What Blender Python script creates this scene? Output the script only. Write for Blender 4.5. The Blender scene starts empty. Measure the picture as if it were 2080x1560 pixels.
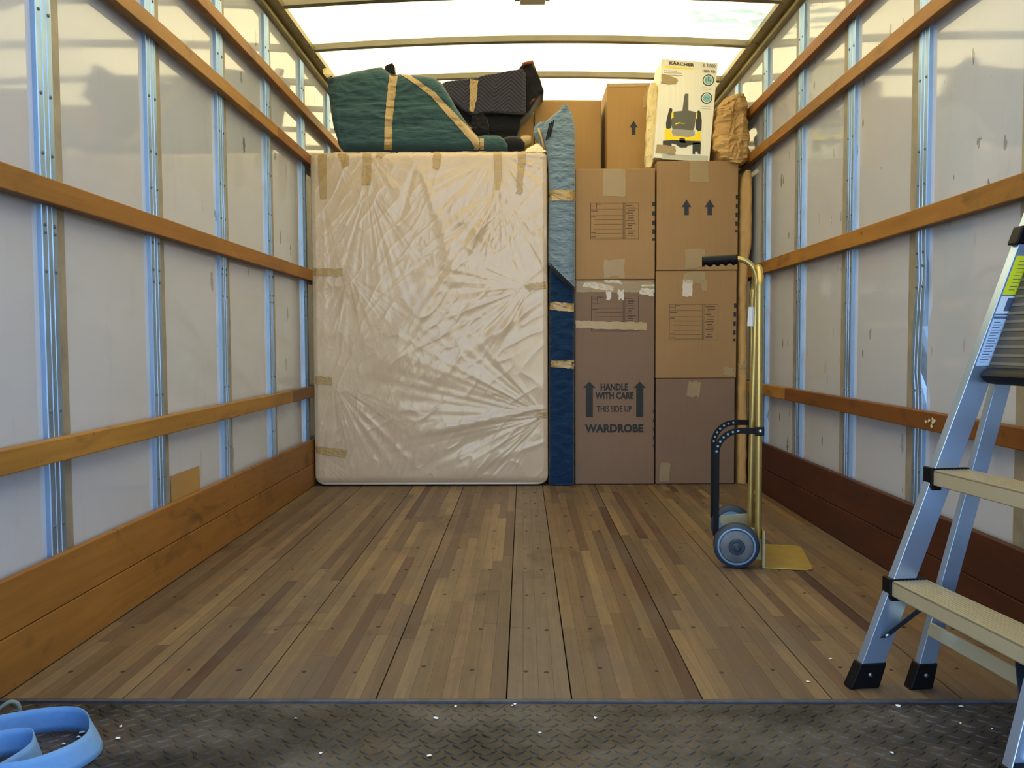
import bpy, bmesh, math, random
import numpy as np
from mathutils import Vector, Matrix, noise
from mathutils.bvhtree import BVHTree

# ------------------------------------------------------------------ camera, sky, sun, exposure
S = bpy.context.scene
COL = S.collection
F = 1700.0
CAMZ = 0.8
psi, th, rho = math.atan(23 / F), math.atan(82 / F), math.radians(-0.28)
CM = Matrix.Translation((0, 0, CAMZ)) @ Matrix.Rotation(psi, 4, 'Z') @ Matrix.Rotation(math.pi / 2 - th, 4, 'X') @ Matrix.Rotation(rho, 4, 'Z')
cd = bpy.data.cameras.new('camera')
cd.sensor_fit = 'HORIZONTAL'; cd.sensor_width = 36.0; cd.lens = F * 36.0 / 2080.0
cd.clip_start = 0.02; cd.clip_end = 200
cam = bpy.data.objects.new('camera', cd); COL.objects.link(cam)
cam.matrix_world = CM
S.camera = cam
S.view_settings.view_transform = 'Standard'
S.view_settings.look = 'None'
S.view_settings.gamma = 1.0
S.view_settings.use_curve_mapping = False
S.view_settings.exposure = -0.87

SUN_DIR = Vector((0.35, 0.55, 0.9)).normalized()      # towards the sun
world = bpy.data.worlds.new('sky'); S.world = world; world.use_nodes = True
wn = world.node_tree.nodes; wl = world.node_tree.links
sky = wn.new('ShaderNodeTexSky'); sky.sky_type = 'NISHITA'; sky.sun_disc = False
sky.sun_elevation = math.asin(SUN_DIR.z); sky.sun_rotation = math.atan2(SUN_DIR.x, SUN_DIR.y)
sky.altitude = 300; sky.air_density = 1.0; sky.dust_density = 0.4; sky.ozone_density = 4.0
wl.new(sky.outputs[0], wn['Background'].inputs[0]); wn['Background'].inputs[1].default_value = 1.35
sd = bpy.data.lights.new('sun', 'SUN'); sd.energy = 22.0; sd.color = (1.0, 0.87, 0.66); sd.angle = math.radians(0.6)
sun = bpy.data.objects.new('sun', sd); COL.objects.link(sun)
sun.rotation_euler = SUN_DIR.to_track_quat('Z', 'Y').to_euler()


def ray(px, py):
    d = CM.to_3x3() @ Vector((px - 1040.0, 780.0 - py, -F))
    return d
def at(px, py, Y):
    d = ray(px, py); t = Y / d.y
    return Vector((d.x * t, Y, CAMZ + d.z * t))
def at_z(px, py, z):
    d = ray(px, py); t = (z - CAMZ) / d.z
    return Vector((d.x * t, d.y * t, z))
def at_x(px, py, x):
    d = ray(px, py); t = x / d.x
    return Vector((x, d.y * t, CAMZ + d.z * t))

def lin(c):
    if isinstance(c, str):
        c = [int(c[i:i + 2], 16) / 255 for i in (0, 2, 4)]
    return tuple((x / 12.92 if x <= 0.04045 else ((x + 0.055) / 1.055) ** 2.4) for x in c) + (1.0,)

# ------------------------------------------------------------------ object helpers
def setp(o, label=None, cat=None, group=None, kind=None):
    if label: o['label'] = label
    if cat: o['category'] = cat
    if group: o['group'] = group
    if kind: o['kind'] = kind
    return o

class MB:
    def __init__(self): self.v = []; self.f = []
    def add(self, vs, fs):
        n = len(self.v); self.v += [tuple(v) for v in vs]; self.f += [tuple(i + n for i in f) for f in fs]; return self
    def box(self, x0, x1, y0, y1, z0, z1):
        vs = [(x, y, z) for x in (x0, x1) for y in (y0, y1) for z in (z0, z1)]
        return self.add(vs, [(0, 1, 3, 2), (4, 6, 7, 5), (0, 4, 5, 1), (2, 3, 7, 6), (0, 2, 6, 4), (1, 5, 7, 3)])
    def obox(self, M, x0, x1, y0, y1, z0, z1):
        n = len(self.v); self.box(x0, x1, y0, y1, z0, z1)
        for i in range(n, len(self.v)): self.v[i] = tuple(M @ Vector(self.v[i]))
        return self
    def prism(self, poly, fn, a, b):
        """poly 2D points; fn(u, v, t) -> 3D; extruded t from a to b"""
        n = len(poly)
        vs = [fn(u, v, a) for u, v in poly] + [fn(u, v, b) for u, v in poly]
        fs = [tuple(range(n))[::-1], tuple(range(n, 2 * n))] + [(i, (i + 1) % n, n + (i + 1) % n, n + i) for i in range(n)]
        return self.add(vs, fs)
    def tube(self, pts, r, seg=12, cap=True):
        pts = [Vector(p) for p in pts]; rs = r if isinstance(r, (list, tuple)) else [r] * len(pts)
        prev = None; rings = []
        for i, p in enumerate(pts):
            t = (pts[min(i + 1, len(pts) - 1)] - pts[max(i - 1, 0)]).normalized()
            if prev is None:
                a = Vector((0, 0, 1)) if abs(t.z) < 0.9 else Vector((1, 0, 0))
                n_ = t.cross(a).normalized()
            else:
                n_ = (prev - t * prev.dot(t)).normalized()
            prev = n_; b = t.cross(n_)
            rings.append([p + (n_ * math.cos(k * 2 * math.pi / seg) + b * math.sin(k * 2 * math.pi / seg)) * rs[i] for k in range(seg)])
        vs = [v for R in rings for v in R]; fs = []
        for i in range(len(rings) - 1):
            for k in range(seg):
                a = i * seg + k; b_ = i * seg + (k + 1) % seg
                fs.append((a, b_, b_ + seg, a + seg))
        if cap:
            fs.append(tuple(range(seg))[::-1]); fs.append(tuple((len(rings) - 1) * seg + k for k in range(seg)))
        return self.add(vs, fs)
    def lathe(self, prof, org, axis, seg=32):
        """prof [(radius, height)], revolved round axis at org"""
        ax = Vector(axis).normalized(); a = Vector((0, 0, 1)) if abs(ax.z) < 0.9 else Vector((1, 0, 0))
        n_ = ax.cross(a).normalized(); b = ax.cross(n_); org = Vector(org)
        vs = [org + ax * h + (n_ * math.cos(k * 2 * math.pi / seg) + b * math.sin(k * 2 * math.pi / seg)) * r for r, h in prof for k in range(seg)]
        fs = []
        for i in range(len(prof) - 1):
            for k in range(seg):
                a0 = i * seg + k; b0 = i * seg + (k + 1) % seg
                fs.append((a0, b0, b0 + seg, a0 + seg))
        fs.append(tuple(range(seg))[::-1]); fs.append(tuple((len(prof) - 1) * seg + k for k in range(seg)))
        return self.add(vs, fs)
    def build(self, name, m, parent=None, smooth=False, bevel=0, bseg=2, auto=None):
        me = bpy.data.meshes.new(name); me.from_pydata(self.v, [], self.f); me.update()
        bm = bmesh.new(); bm.from_mesh(me); bmesh.ops.recalc_face_normals(bm, faces=bm.faces); bm.to_mesh(me); bm.free()
        if m: me.materials.append(m)
        o = bpy.data.objects.new(name, me); COL.objects.link(o)
        if smooth:
            me.polygons.foreach_set('use_smooth', [True] * len(me.polygons))
            if auto is not None:
                me.set_sharp_from_angle(angle=math.radians(auto))
        if bevel:
            b = o.modifiers.new('bevel', 'BEVEL'); b.width = bevel; b.segments = bseg; b.limit_method = 'ANGLE'; b.angle_limit = math.radians(40)
        if parent is not None: attach(o, parent)
        return o

def attach(o, parent):
    o.parent = parent
    m = Matrix.Identity(4); p = parent
    while p is not None:
        m = (Matrix.Translation(p.location)) @ m if p.parent is None else p.matrix_basis @ m
        p = p.parent
    o.matrix_parent_inverse = m.inverted() if parent.parent is None else Matrix.Identity(4)
    return o

def empty(name, loc, label, cat, group=None):
    o = bpy.data.objects.new(name, None); COL.objects.link(o); o.location = loc; o.empty_display_size = 0.05
    return setp(o, label, cat, group)

def bvh_of(o):
    me = o.data
    return BVHTree.FromPolygons([v.co for v in me.vertices], [tuple(p.vertices) for p in me.polygons])

# ------------------------------------------------------------------ materials
class NT:
    def __init__(self, name):
        self.m = bpy.data.materials.new(name); self.m.use_nodes = True
        self.t = self.m.node_tree; self.b = self.t.nodes['Principled BSDF']; self.out = self.t.nodes['Material Output']
    def n(self, typ, **kw):
        nd = self.t.nodes.new('ShaderNode' + typ)
        for k, v in kw.items(): setattr(nd, k, v)
        return nd
    def l(self, a, b): self.t.links.new(a, b)
    def coord(self, scale=(1, 1, 1), rot=(0, 0, 0)):
        g = self.n('NewGeometry'); mp = self.n('Mapping'); mp.inputs['Scale'].default_value = scale; mp.inputs['Rotation'].default_value = rot
        self.l(g.outputs['Position'], mp.inputs['Vector']); return mp.outputs[0]
    def noise(self, scale=5, detail=4, rough=0.5, vec=None, dist=0.0):
        nd = self.n('TexNoise'); nd.inputs['Scale'].default_value = scale; nd.inputs['Detail'].default_value = detail
        nd.inputs['Roughness'].default_value = rough; nd.inputs['Distortion'].default_value = dist
        if vec is not None: self.l(vec, nd.inputs['Vector'])
        return nd.outputs['Fac']
    def ramp(self, fac, stops, interp='LINEAR'):
        r = self.n('ValToRGB'); r.color_ramp.interpolation = interp; e = r.color_ramp.elements
        while len(e) < len(stops): e.new(0.5)
        for i, (p, c) in enumerate(stops):
            e[i].position = p; e[i].color = c if len(c) == 4 else tuple(c) + (1,)
        self.l(fac, r.inputs[0]); return r.outputs[0]
    def mix(self, fac, a, b, mode='MIX'):
        m = self.n('Mix', data_type='RGBA', blend_type=mode)
        for sock, v in ((m.inputs[0], fac), (m.inputs[6], a), (m.inputs[7], b)):
            if hasattr(v, 'links'): self.l(v, sock)
            else: sock.default_value = v
        return m.outputs[2]
    def math(self, op, a, b=0.0):
        m = self.n('Math', operation=op)
        for i, v in enumerate((a, b)):
            if hasattr(v, 'links'): self.l(v, m.inputs[i])
            else: m.inputs[i].default_value = v
        return m.outputs[0]
    def bump(self, h, strength=0.3, dist=0.002):
        b = self.n('Bump'); b.inputs['Strength'].default_value = strength; b.inputs['Distance'].default_value = dist
        self.l(h, b.inputs['Height']); self.l(b.outputs[0], self.b.inputs['Normal'])
    def set(self, **kw):
        for k, v in kw.items():
            s = self.b.inputs[{'color': 'Base Color', 'rough': 'Roughness', 'metal': 'Metallic', 'spec': 'Specular IOR Level', 'coat': 'Coat Weight', 'coatr': 'Coat Roughness', 'trans': 'Transmission Weight', 'alpha': 'Alpha', 'sheen': 'Sheen Weight'}[k]]
            if hasattr(v, 'links'): self.l(v, s)
            else: s.default_value = v
        return self
G = lambda x: (x, x, x, 1)

def simple(name, col, rough=0.6, metal=0.0, nscale=0, namp=0.12, bump=0, **kw):
    t = NT(name); c = lin(col)
    if nscale:
        f = t.noise(nscale, 5, 0.6, t.coord())
        col_ = t.mix(1.0, c, t.ramp(f, [(0.3, G(1 - namp)), (0.7, G(1 + namp))]), 'MULTIPLY'); t.set(color=col_)
        if bump: t.bump(f, bump, 0.003)
    else: t.set(color=c)
    t.set(rough=rough, metal=metal, **kw); return t.m

def m_liner():
    t = NT('wall_liner'); base = lin('adb0ba')
    c = t.mix(1.0, base, t.ramp(t.noise(1.3, 4, 0.6, t.coord()), [(0.3, (0.92, 0.91, 0.90)), (0.7, (1.0, 1.0, 1.0))]), 'MULTIPLY')
    def scuffs(scale, warp, r, thr, seed):
        mp = t.n('Mapping'); mp.inputs['Scale'].default_value = scale; mp.inputs['Location'].default_value = (seed, seed * 2, seed * 3); mp.inputs['Rotation'].default_value = (0.3, 0, 0)
        g = t.n('NewGeometry'); nz_ = t.n('TexNoise'); nz_.inputs['Scale'].default_value = 40; nz_.inputs['Detail'].default_value = 4
        t.l(g.outputs['Position'], nz_.inputs['Vector'])
        sb = t.n('VectorMath', operation='SUBTRACT'); t.l(nz_.outputs['Color'], sb.inputs[0]); sb.inputs[1].default_value = (0.5, 0.5, 0.5)
        sc_ = t.n('VectorMath', operation='SCALE'); t.l(sb.outputs[0], sc_.inputs[0]); sc_.inputs['Scale'].default_value = warp
        ad = t.n('VectorMath', operation='ADD'); t.l(g.outputs['Position'], ad.inputs[0]); t.l(sc_.outputs[0], ad.inputs[1]); t.l(ad.outputs[0], mp.inputs['Vector'])
        vo = t.n('TexVoronoi'); vo.inputs['Scale'].default_value = 1; t.l(mp.outputs[0], vo.inputs['Vector'])
        hit = t.math('LESS_THAN', vo.outputs['Distance'], r)
        sx = t.n('SeparateXYZ'); t.l(vo.outputs['Color'], sx.inputs[0])
        return t.math('MULTIPLY', hit, t.math('MULTIPLY', t.math('GREATER_THAN', sx.outputs[0], thr), sx.outputs[1]))
    k = t.math('MAXIMUM', scuffs((4, 7, 2.6), 0.035, 0.10, 0.45, 1.7), scuffs((9, 16, 5), 0.02, 0.12, 0.68, 4.1))
    k = t.math('MAXIMUM', k, t.math('MULTIPLY', scuffs((3, 9, 1.1), 0.02, 0.07, 0.5, 9.3), 0.5))
    c = t.mix(t.math('MULTIPLY', k, 0.85), c, lin('3c3a36'))
    s3 = t.noise(5, 6, 0.7, t.coord((1, 2.5, 0.5)))
    c = t.mix(t.math('MULTIPLY', t.ramp(s3, [(0.58, G(0)), (0.78, G(1))]), 0.15), c, lin('7c7668'))
    t.set(color=c, rough=t.ramp(t.noise(3, 4, 0.6, t.coord()), [(0.3, G(0.03)), (0.7, G(0.09))]), spec=0.6)
    t.bump(t.noise(1.3, 1, 0.3, t.coord()), 0.10, 0.01)
    return t.m

def m_metal(name, col, rough=0.32, spangle=True):
    t = NT(name); c = lin(col)
    f = t.noise(9, 5, 0.7, t.coord((1, 1, 0.12)))
    cc = t.mix(1.0, c, t.ramp(f, [(0.3, G(0.86)), (0.65, G(1.0))]), 'MULTIPLY')
    t.set(color=cc, rough=t.ramp(t.noise(30, 3, 0.6, t.coord((1, 1, 0.3))), [(0.3, G(rough * 0.8)), (0.7, G(rough * 1.35))]), metal=0.9)
    return t.m

def m_wood(name, dark, light, axis='Y', stain=0.35, rough=0.55, use_obj=False, gs=1.0):
    t = NT(name)
    sc = {'Y': (22 * gs, 1.6, 22 * gs), 'Z': (22, 22, 1.6)}[axis]
    g = t.noise(1.0, 6, 0.65, t.coord(sc), 1.2)
    c = t.mix(g, lin(dark), lin(light))
    kn = t.noise(3.2, 3, 0.6, t.coord((1, 1.0, 2.2)), 0.6)
    c = t.mix(t.math('MULTIPLY', t.ramp(kn, [(0.56, G(0)), (0.76, G(1))]), stain * 2), c, lin('2a1c12'))
    sp = t.noise(17, 3, 0.6, t.coord((1, 0.8, 1.4)), 0.4)
    c = t.mix(t.math('MULTIPLY', t.ramp(sp, [(0.66, G(0)), (0.76, G(1))]), 0.6), c, lin('24180f'))
    b2 = t.noise(1.1, 4, 0.6, t.coord())
    c = t.mix(1.0, c, t.ramp(b2, [(0.3, G(0.72)), (0.72, G(1.12))]), 'MULTIPLY')
    if use_obj:
        oi = t.n('ObjectInfo'); c = t.mix(1.0, c, oi.outputs['Color'], 'MULTIPLY')
    t.set(color=c, rough=rough, spec=0.35); t.bump(g, 0.25, 0.002)
    return t.m

def m_floor():
    t = NT('floor_strip_wood'); oi = t.n('ObjectInfo')
    g = t.noise(1.0, 7, 0.7, t.coord((70, 2.2, 40)), 0.8)
    c = t.mix(1.0, oi.outputs['Color'], t.ramp(g, [(0.25, G(0.62)), (0.75, G(1.25))]), 'MULTIPLY')
    gr = t.noise(1.7, 8, 0.72, t.coord((1.4, 0.8, 1)), 0.3)      # traffic grime, greyer where worn
    c = t.mix(t.math('MULTIPLY', t.ramp(gr, [(0.42, G(0)), (0.66, G(1))]), 0.6), c, lin('544c46'))
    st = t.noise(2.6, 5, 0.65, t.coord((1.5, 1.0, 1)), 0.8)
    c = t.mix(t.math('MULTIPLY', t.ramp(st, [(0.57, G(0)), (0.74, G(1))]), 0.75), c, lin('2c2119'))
    fl = t.noise(60, 2, 0.5, t.coord())
    c = t.mix(t.math('MULTIPLY', t.ramp(fl, [(0.72, G(0)), (0.76, G(1))]), 0.5), c, lin('2a221c'))
    t.set(color=c, rough=t.ramp(gr, [(0.3, G(0.42)), (0.7, G(0.62))]), spec=0.35)
    t.bump(g, 0.3, 0.0015); return t.m

def m_plate():
    t = NT('diamond_plate_steel')
    a = t.noise(3.5, 8, 0.7, t.coord((1, 1.5, 1)))
    c = t.mix(t.ramp(a, [(0.35, G(0)), (0.65, G(1))]), lin('171616'), lin('56514b'))
    b = t.noise(1.6, 4, 0.6, t.coord((1, 1.5, 1)), 0.5)
    c = t.mix(t.math('MULTIPLY', t.ramp(b, [(0.5, G(0)), (0.7, G(1))]), 0.75), c, lin('1c1714'))
    r = t.noise(5, 5, 0.7, t.coord())
    c = t.mix(t.math('MULTIPLY', t.ramp(r, [(0.55, G(0)), (0.7, G(1))]), 0.45), c, lin('54402c'))
    t.set(color=c, rough=0.45, metal=0.35, spec=0.5); t.bump(t.noise(90, 4, 0.7, t.coord()), 0.4, 0.002); return t.m

def m_roof():
    t = NT('translucent_roof_sheet')
    g = t.noise(2.2, 5, 0.6, t.coord())
    k = t.noise(12, 2, 0.5, t.coord((1, 2.2, 1), (0, 0, 0.5)))
    leaf_shade = t.ramp(k, [(0.76, G(1.0)), (0.785, G(0.25))])  # shadows of leaves lying on the sheet, put into its colour
    c = t.mix(1.0, lin('ffe9a6'), t.ramp(g, [(0.3, G(0.85)), (0.7, G(1.0))]), 'MULTIPLY')
    c = t.mix(1.0, c, leaf_shade, 'MULTIPLY')
    tr = t.n('BsdfTranslucent'); t.l(c, tr.inputs[0])
    t.set(color=lin('e8e0c8'), rough=0.35)
    mx = t.n('MixShader'); mx.inputs[0].default_value = 0.80
    t.l(t.b.outputs[0], mx.inputs[1]); t.l(tr.outputs[0], mx.inputs[2]); t.l(mx.outputs[0], t.out.inputs[0])
    return t.m

def m_card(name, col, var=0.10):
    t = NT(name); c = lin(col)
    f = t.noise(2.4, 5, 0.6, t.coord())
    w = t.noise(1.0, 3, 0.5, t.coord((150, 150, 3)))
    c = t.mix(1.0, c, t.ramp(f, [(0.3, G(1 - var)), (0.7, G(1 + var))]), 'MULTIPLY')
    c = t.mix(1.0, c, t.ramp(w, [(0.3, G(0.96)), (0.7, G(1.03))]), 'MULTIPLY')
    t.set(color=c, rough=0.62, spec=0.3)
    t.bump(t.math('ADD', t.noise(5, 3, 0.5, t.coord()), t.math('MULTIPLY', w, 0.05)), 0.35, 0.006); return t.m

def m_tape(name='packing_tape', col='94794a', alpha=0.93):
    t = NT(name)
    w = t.noise(1.0, 4, 0.6, t.coord((45, 45, 160), (0, 0.5, 0)), 0.6)
    c = t.mix(w, lin(col), lin('ab9160') if alpha > 0.85 else lin('c0ab84'))
    t.set(color=c, rough=0.22, spec=0.6, alpha=alpha); t.bump(w, 0.5, 0.003); return t.m

def m_cloth(name, col, quilt='plain', lum=0.25):
    t = NT(name); c = lin(col)
    f = t.noise(6, 6, 0.7, t.coord())
    c = t.mix(1.0, c, t.ramp(f, [(0.25, G(1 - lum)), (0.75, G(1 + lum))]), 'MULTIPLY')
    if quilt == 'chevron':
        g = t.n('NewGeometry'); sx = t.n('SeparateXYZ'); t.l(g.outputs['Position'], sx.inputs[0])
        zig = t.math('PINGPONG', t.math('ADD', sx.outputs[0], 10.0), 0.075)
        v = t.math('ADD', sx.outputs[2], t.math('MULTIPLY', zig, 0.75))
        h = t.math('SINE', t.math('MULTIPLY', v, 2 * math.pi / 0.024))
        h = t.math('ADD', t.math('POWER', t.math('ABSOLUTE', h), 0.6), t.math('MULTIPLY', f, 0.3))
        t.bump(h, 0.9, 0.006)
    elif quilt == 'wave':
        wv = t.noise(1.0, 3, 0.5, t.coord((10, 10, 42), (0, 0.35, 0)), 1.0)
        t.bump(wv, 0.7, 0.012)
    else: t.bump(t.noise(40, 4, 0.6, t.coord()), 0.3, 0.002)
    t.set(color=c, rough=0.9, spec=0.15, sheen=0.2); return t.m

M = {}
M['liner'] = m_liner()
M['stud'] = m_metal('galvanised_steel', '9dbbe0', 0.42)  # bluish zinc tone, with the reflected sky blue put into the base colour
M['flange'] = simple('weathered_flange', '8f8676', 0.6, 0.3, 12, 0.2)
M['rib'] = simple('painted_rib_metal', '787260', 0.45, 0.3, 8, 0.12)
M['toprail'] = simple('cream_top_rail', '95885c', 0.4, 0.3, 6, 0.15)
M['rail_l'] = m_wood('orange_rail_wood', '70501f', 'aa7c3a', use_obj=True)
M['kick_l'] = m_wood('orange_kick_board_wood', '68421a', '98682c', stain=0.4)
M['kick_r'] = m_wood('dark_red_kick_board_wood', '180a06', '552615', stain=0.5, gs=0.4)
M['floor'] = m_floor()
M['gap'] = simple('dark_gap', '14100c', 0.9)
M['plate'] = m_plate()
M['roof'] = m_roof()
M['bulkhead'] = simple('bulkhead_white', 'd8d4c8', 0.4, 0, 3, 0.05)
M['asphalt'] = simple('asphalt', '3f4247', 0.9, 0, 30, 0.2)
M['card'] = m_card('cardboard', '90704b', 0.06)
M['card_shaded'] = m_card('cardboard_lower_shaded', '745c4c', 0.06)  # same cardboard for the lower cartons, their shade put into a darker colour
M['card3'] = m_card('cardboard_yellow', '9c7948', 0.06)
M['ink'] = simple('black_ink', '100c0c', 0.6)
M['ink2'] = simple('brown_black_ink', '2c1712', 0.6)
M['tape'] = m_tape()
M['tape_clear'] = m_tape('clear_tape', 'b79f74', 0.30)
M['tape_white'] = m_tape('white_tape', 'd8d4d8', 0.8)
M['black'] = simple('black_plastic', '060608', 0.5, 0, 20, 0.15, spec=0.18)
M['blacksteel'] = simple('black_painted_steel', '060608', 0.5, 0.0, spec=0.15)
M['gold'] = simple('gold_painted_steel', 'a8945a', 0.28, 0.65, 14, 0.08)
M['zinc'] = simple('zinc_bolt', 'a9adb0', 0.3, 0.9)
M['alu'] = simple('ladder_aluminium', 'a4b8d2', 0.26, 0.75, 6, 0.05)  # sky reflected in the rails is tinted into the base colour
M['step'] = simple('step_aluminium', 'b9ad8c', 0.34, 0.4, 6, 0.05)
M['rubber'] = simple('rubber_tyre', '1d2a3a', 0.5)
M['hub'] = simple('grey_hub', '5c6066', 0.5, 0.3, 25, 0.25)
M['ribbed'] = simple('dark_ribbed_plastic', '34322f', 0.45, 0, 20, 0.1)

# ------------------------------------------------------------------ room shell: the truck's cargo box
XL, XR = -1.186, 1.271           # faces of the kick boards
SL, SR = -1.205, 1.293           # stud faces
LL, LR = -1.219, 1.307           # liner
RL, RR = -1.172, 1.262           # faces of the wooden rails
Y0, YE, YF, YB = 0.95, 1.85, 4.66, 7.4
rng = random.Random(7)

# ground outside
g = MB().box(-15, 15, -14, 14, -0.95, -0.90).build('ground', M['asphalt']); setp(g, 'grey asphalt outside under the truck', 'ground', kind='structure')

# floor: slab > boards > strips
fl = MB().box(LL - 0.03, LR + 0.03, YE, YB, -0.09, -0.032).build('floor', M['gap'])
setp(fl, 'worn laminated hardwood truck floor', 'floor', kind='structure')
edges = [-1.19, -0.912, -0.622, -0.336, -0.041, 0.106, 0.400, 0.690, 0.98, 1.274]
pal = ['a88a62', '9c7d58', 'a1835e', '94765a', 'ab8f68', '8b6c50', '997b5c', 'a08260', '755540', '6c4b3b', '846449', 'b0926a']
unit = MB().box(0, 1, 0, 1, 0, 1); um = bpy.data.meshes.new('strip'); um.from_pydata(unit.v, [], unit.f)
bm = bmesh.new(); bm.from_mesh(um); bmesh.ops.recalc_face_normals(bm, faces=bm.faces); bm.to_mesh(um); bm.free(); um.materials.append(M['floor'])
ycut = 4.75
for bi in range(len(edges) - 1):
    a, b = edges[bi] + 0.0016, edges[bi + 1] - 0.0016
    bd = MB().box(a, b, YE + 0.001, YB, -0.032, -0.012).build('floor_board', M['gap'], fl)
    n = max(4, round((b - a) / 0.036)); w = (b - a) / n
    center = bi == 4
    for k in range(n):
        y = YE + 0.001; first = True
        while y < YB - 0.01:
            if y >= ycut - 0.25: L = YB - y
            else:
                L = rng.uniform(0.62, 1.25) if not first else rng.uniform(0.25, 1.1)
            first = False
            L = min(L, YB - y)
            o = bpy.data.objects.new('strip', um); COL.objects.link(o); o.parent = bd
            o.location = (a + k * w + 0.0002, y + 0.0004, -0.012); o.scale = (w - 0.0004, L - 0.0008, 0.012 - rng.random() * 0.0004)
            c = np.array(lin(rng.choice(pal[:8] if (center or rng.random() < 0.70) else pal))[:3]) * rng.uniform(0.32, 0.50)
            if center: c = np.array(lin('98826a')[:3]) * rng.uniform(0.40, 0.46)
            o.color = (c[0], c[1], c[2], 1)
            y += L
# screw heads in rows across the boards
sc = MB()
for r in range(5 + 6):
    yy = 2.02 + r * 0.305
    if yy > 4.75: break
    for bi in range(len(edges) - 1):
        for fr in ((0.28, 0.72) if bi != 4 else (0.33, 0.67)):
            x = edges[bi] + (edges[bi + 1] - edges[bi]) * fr + rng.uniform(-0.006, 0.006); y = yy + rng.uniform(-0.02, 0.02)
            rr_ = rng.uniform(0.0045, 0.007)
            sc.add([(x + rr_ * math.cos(q * math.pi / 4), y + rr_ * math.sin(q * math.pi / 4), 0.0006) for q in range(8)] + [(x + rr_ * math.cos(q * math.pi / 4), y + rr_ * math.sin(q * math.pi / 4), -0.002) for q in range(8)],
                   [tuple(range(8))] + [(q, (q + 1) % 8, 8 + (q + 1) % 8, 8 + q) for q in range(8)])
o = sc.build('screw_heads', simple('rusty_screws', '2e241c', 0.6, 0.3), fl); o['kind'] = 'stuff'

# steel sill with diamond tread
pl = MB().box(LL - 0.03, LR + 0.03, Y0, YE - 0.012, -0.05, -0.004).build('sill_floor', M['plate'], bevel=0.002)
setp(pl, 'dark steel diamond tread plate at the truck opening', 'sill', kind='structure')
MB().box(LL, LR, YE - 0.013, YE - 0.001, -0.05, 0.001).build('edge_strip', simple('edge_steel', '4c4c52', 0.5, 0.4, 40, 0.3), pl, bevel=0.001)
td = MB()
prof = [(-1, 0, 0), (-0.45, 0.42, 0.3), (0.45, 0.42, 0.3), (1, 0, 0), (0.45, -0.42, 0.3), (-0.45, -0.42, 0.3)]
py_ = 1.02; row = 0
while py_ < YE - 0.02:
    x = LL + 0.02 + (0.014 if row % 2 else 0); kx = 0
    while x < LR - 0.02:
        ang = math.radians(38) if (kx + row) % 2 else math.radians(-38)
        ca, sa = math.cos(ang), math.sin(ang); L, W_ = 0.0135, 0.0075
        base = [(x + ca * p * L - sa * q * W_, py_ + sa * p * L + ca * q * W_, -0.004) for p, q, h in prof]
        top = [(x + ca * p * L * 0.72 - sa * q * W_ * 0.45, py_ + sa * p * L * 0.72 + ca * q * W_ * 0.45, -0.0018) for p, q, h in prof]
        td.add(base + top, [tuple(range(6, 12))] + [(i, (i + 1) % 6, 6 + (i + 1) % 6, 6 + i) for i in range(6)])
        x += 0.028; kx += 1
    py_ += 0.0235; row += 1
o = td.build('diamond_treads', M['plate'], pl); o['kind'] = 'stuff'

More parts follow.
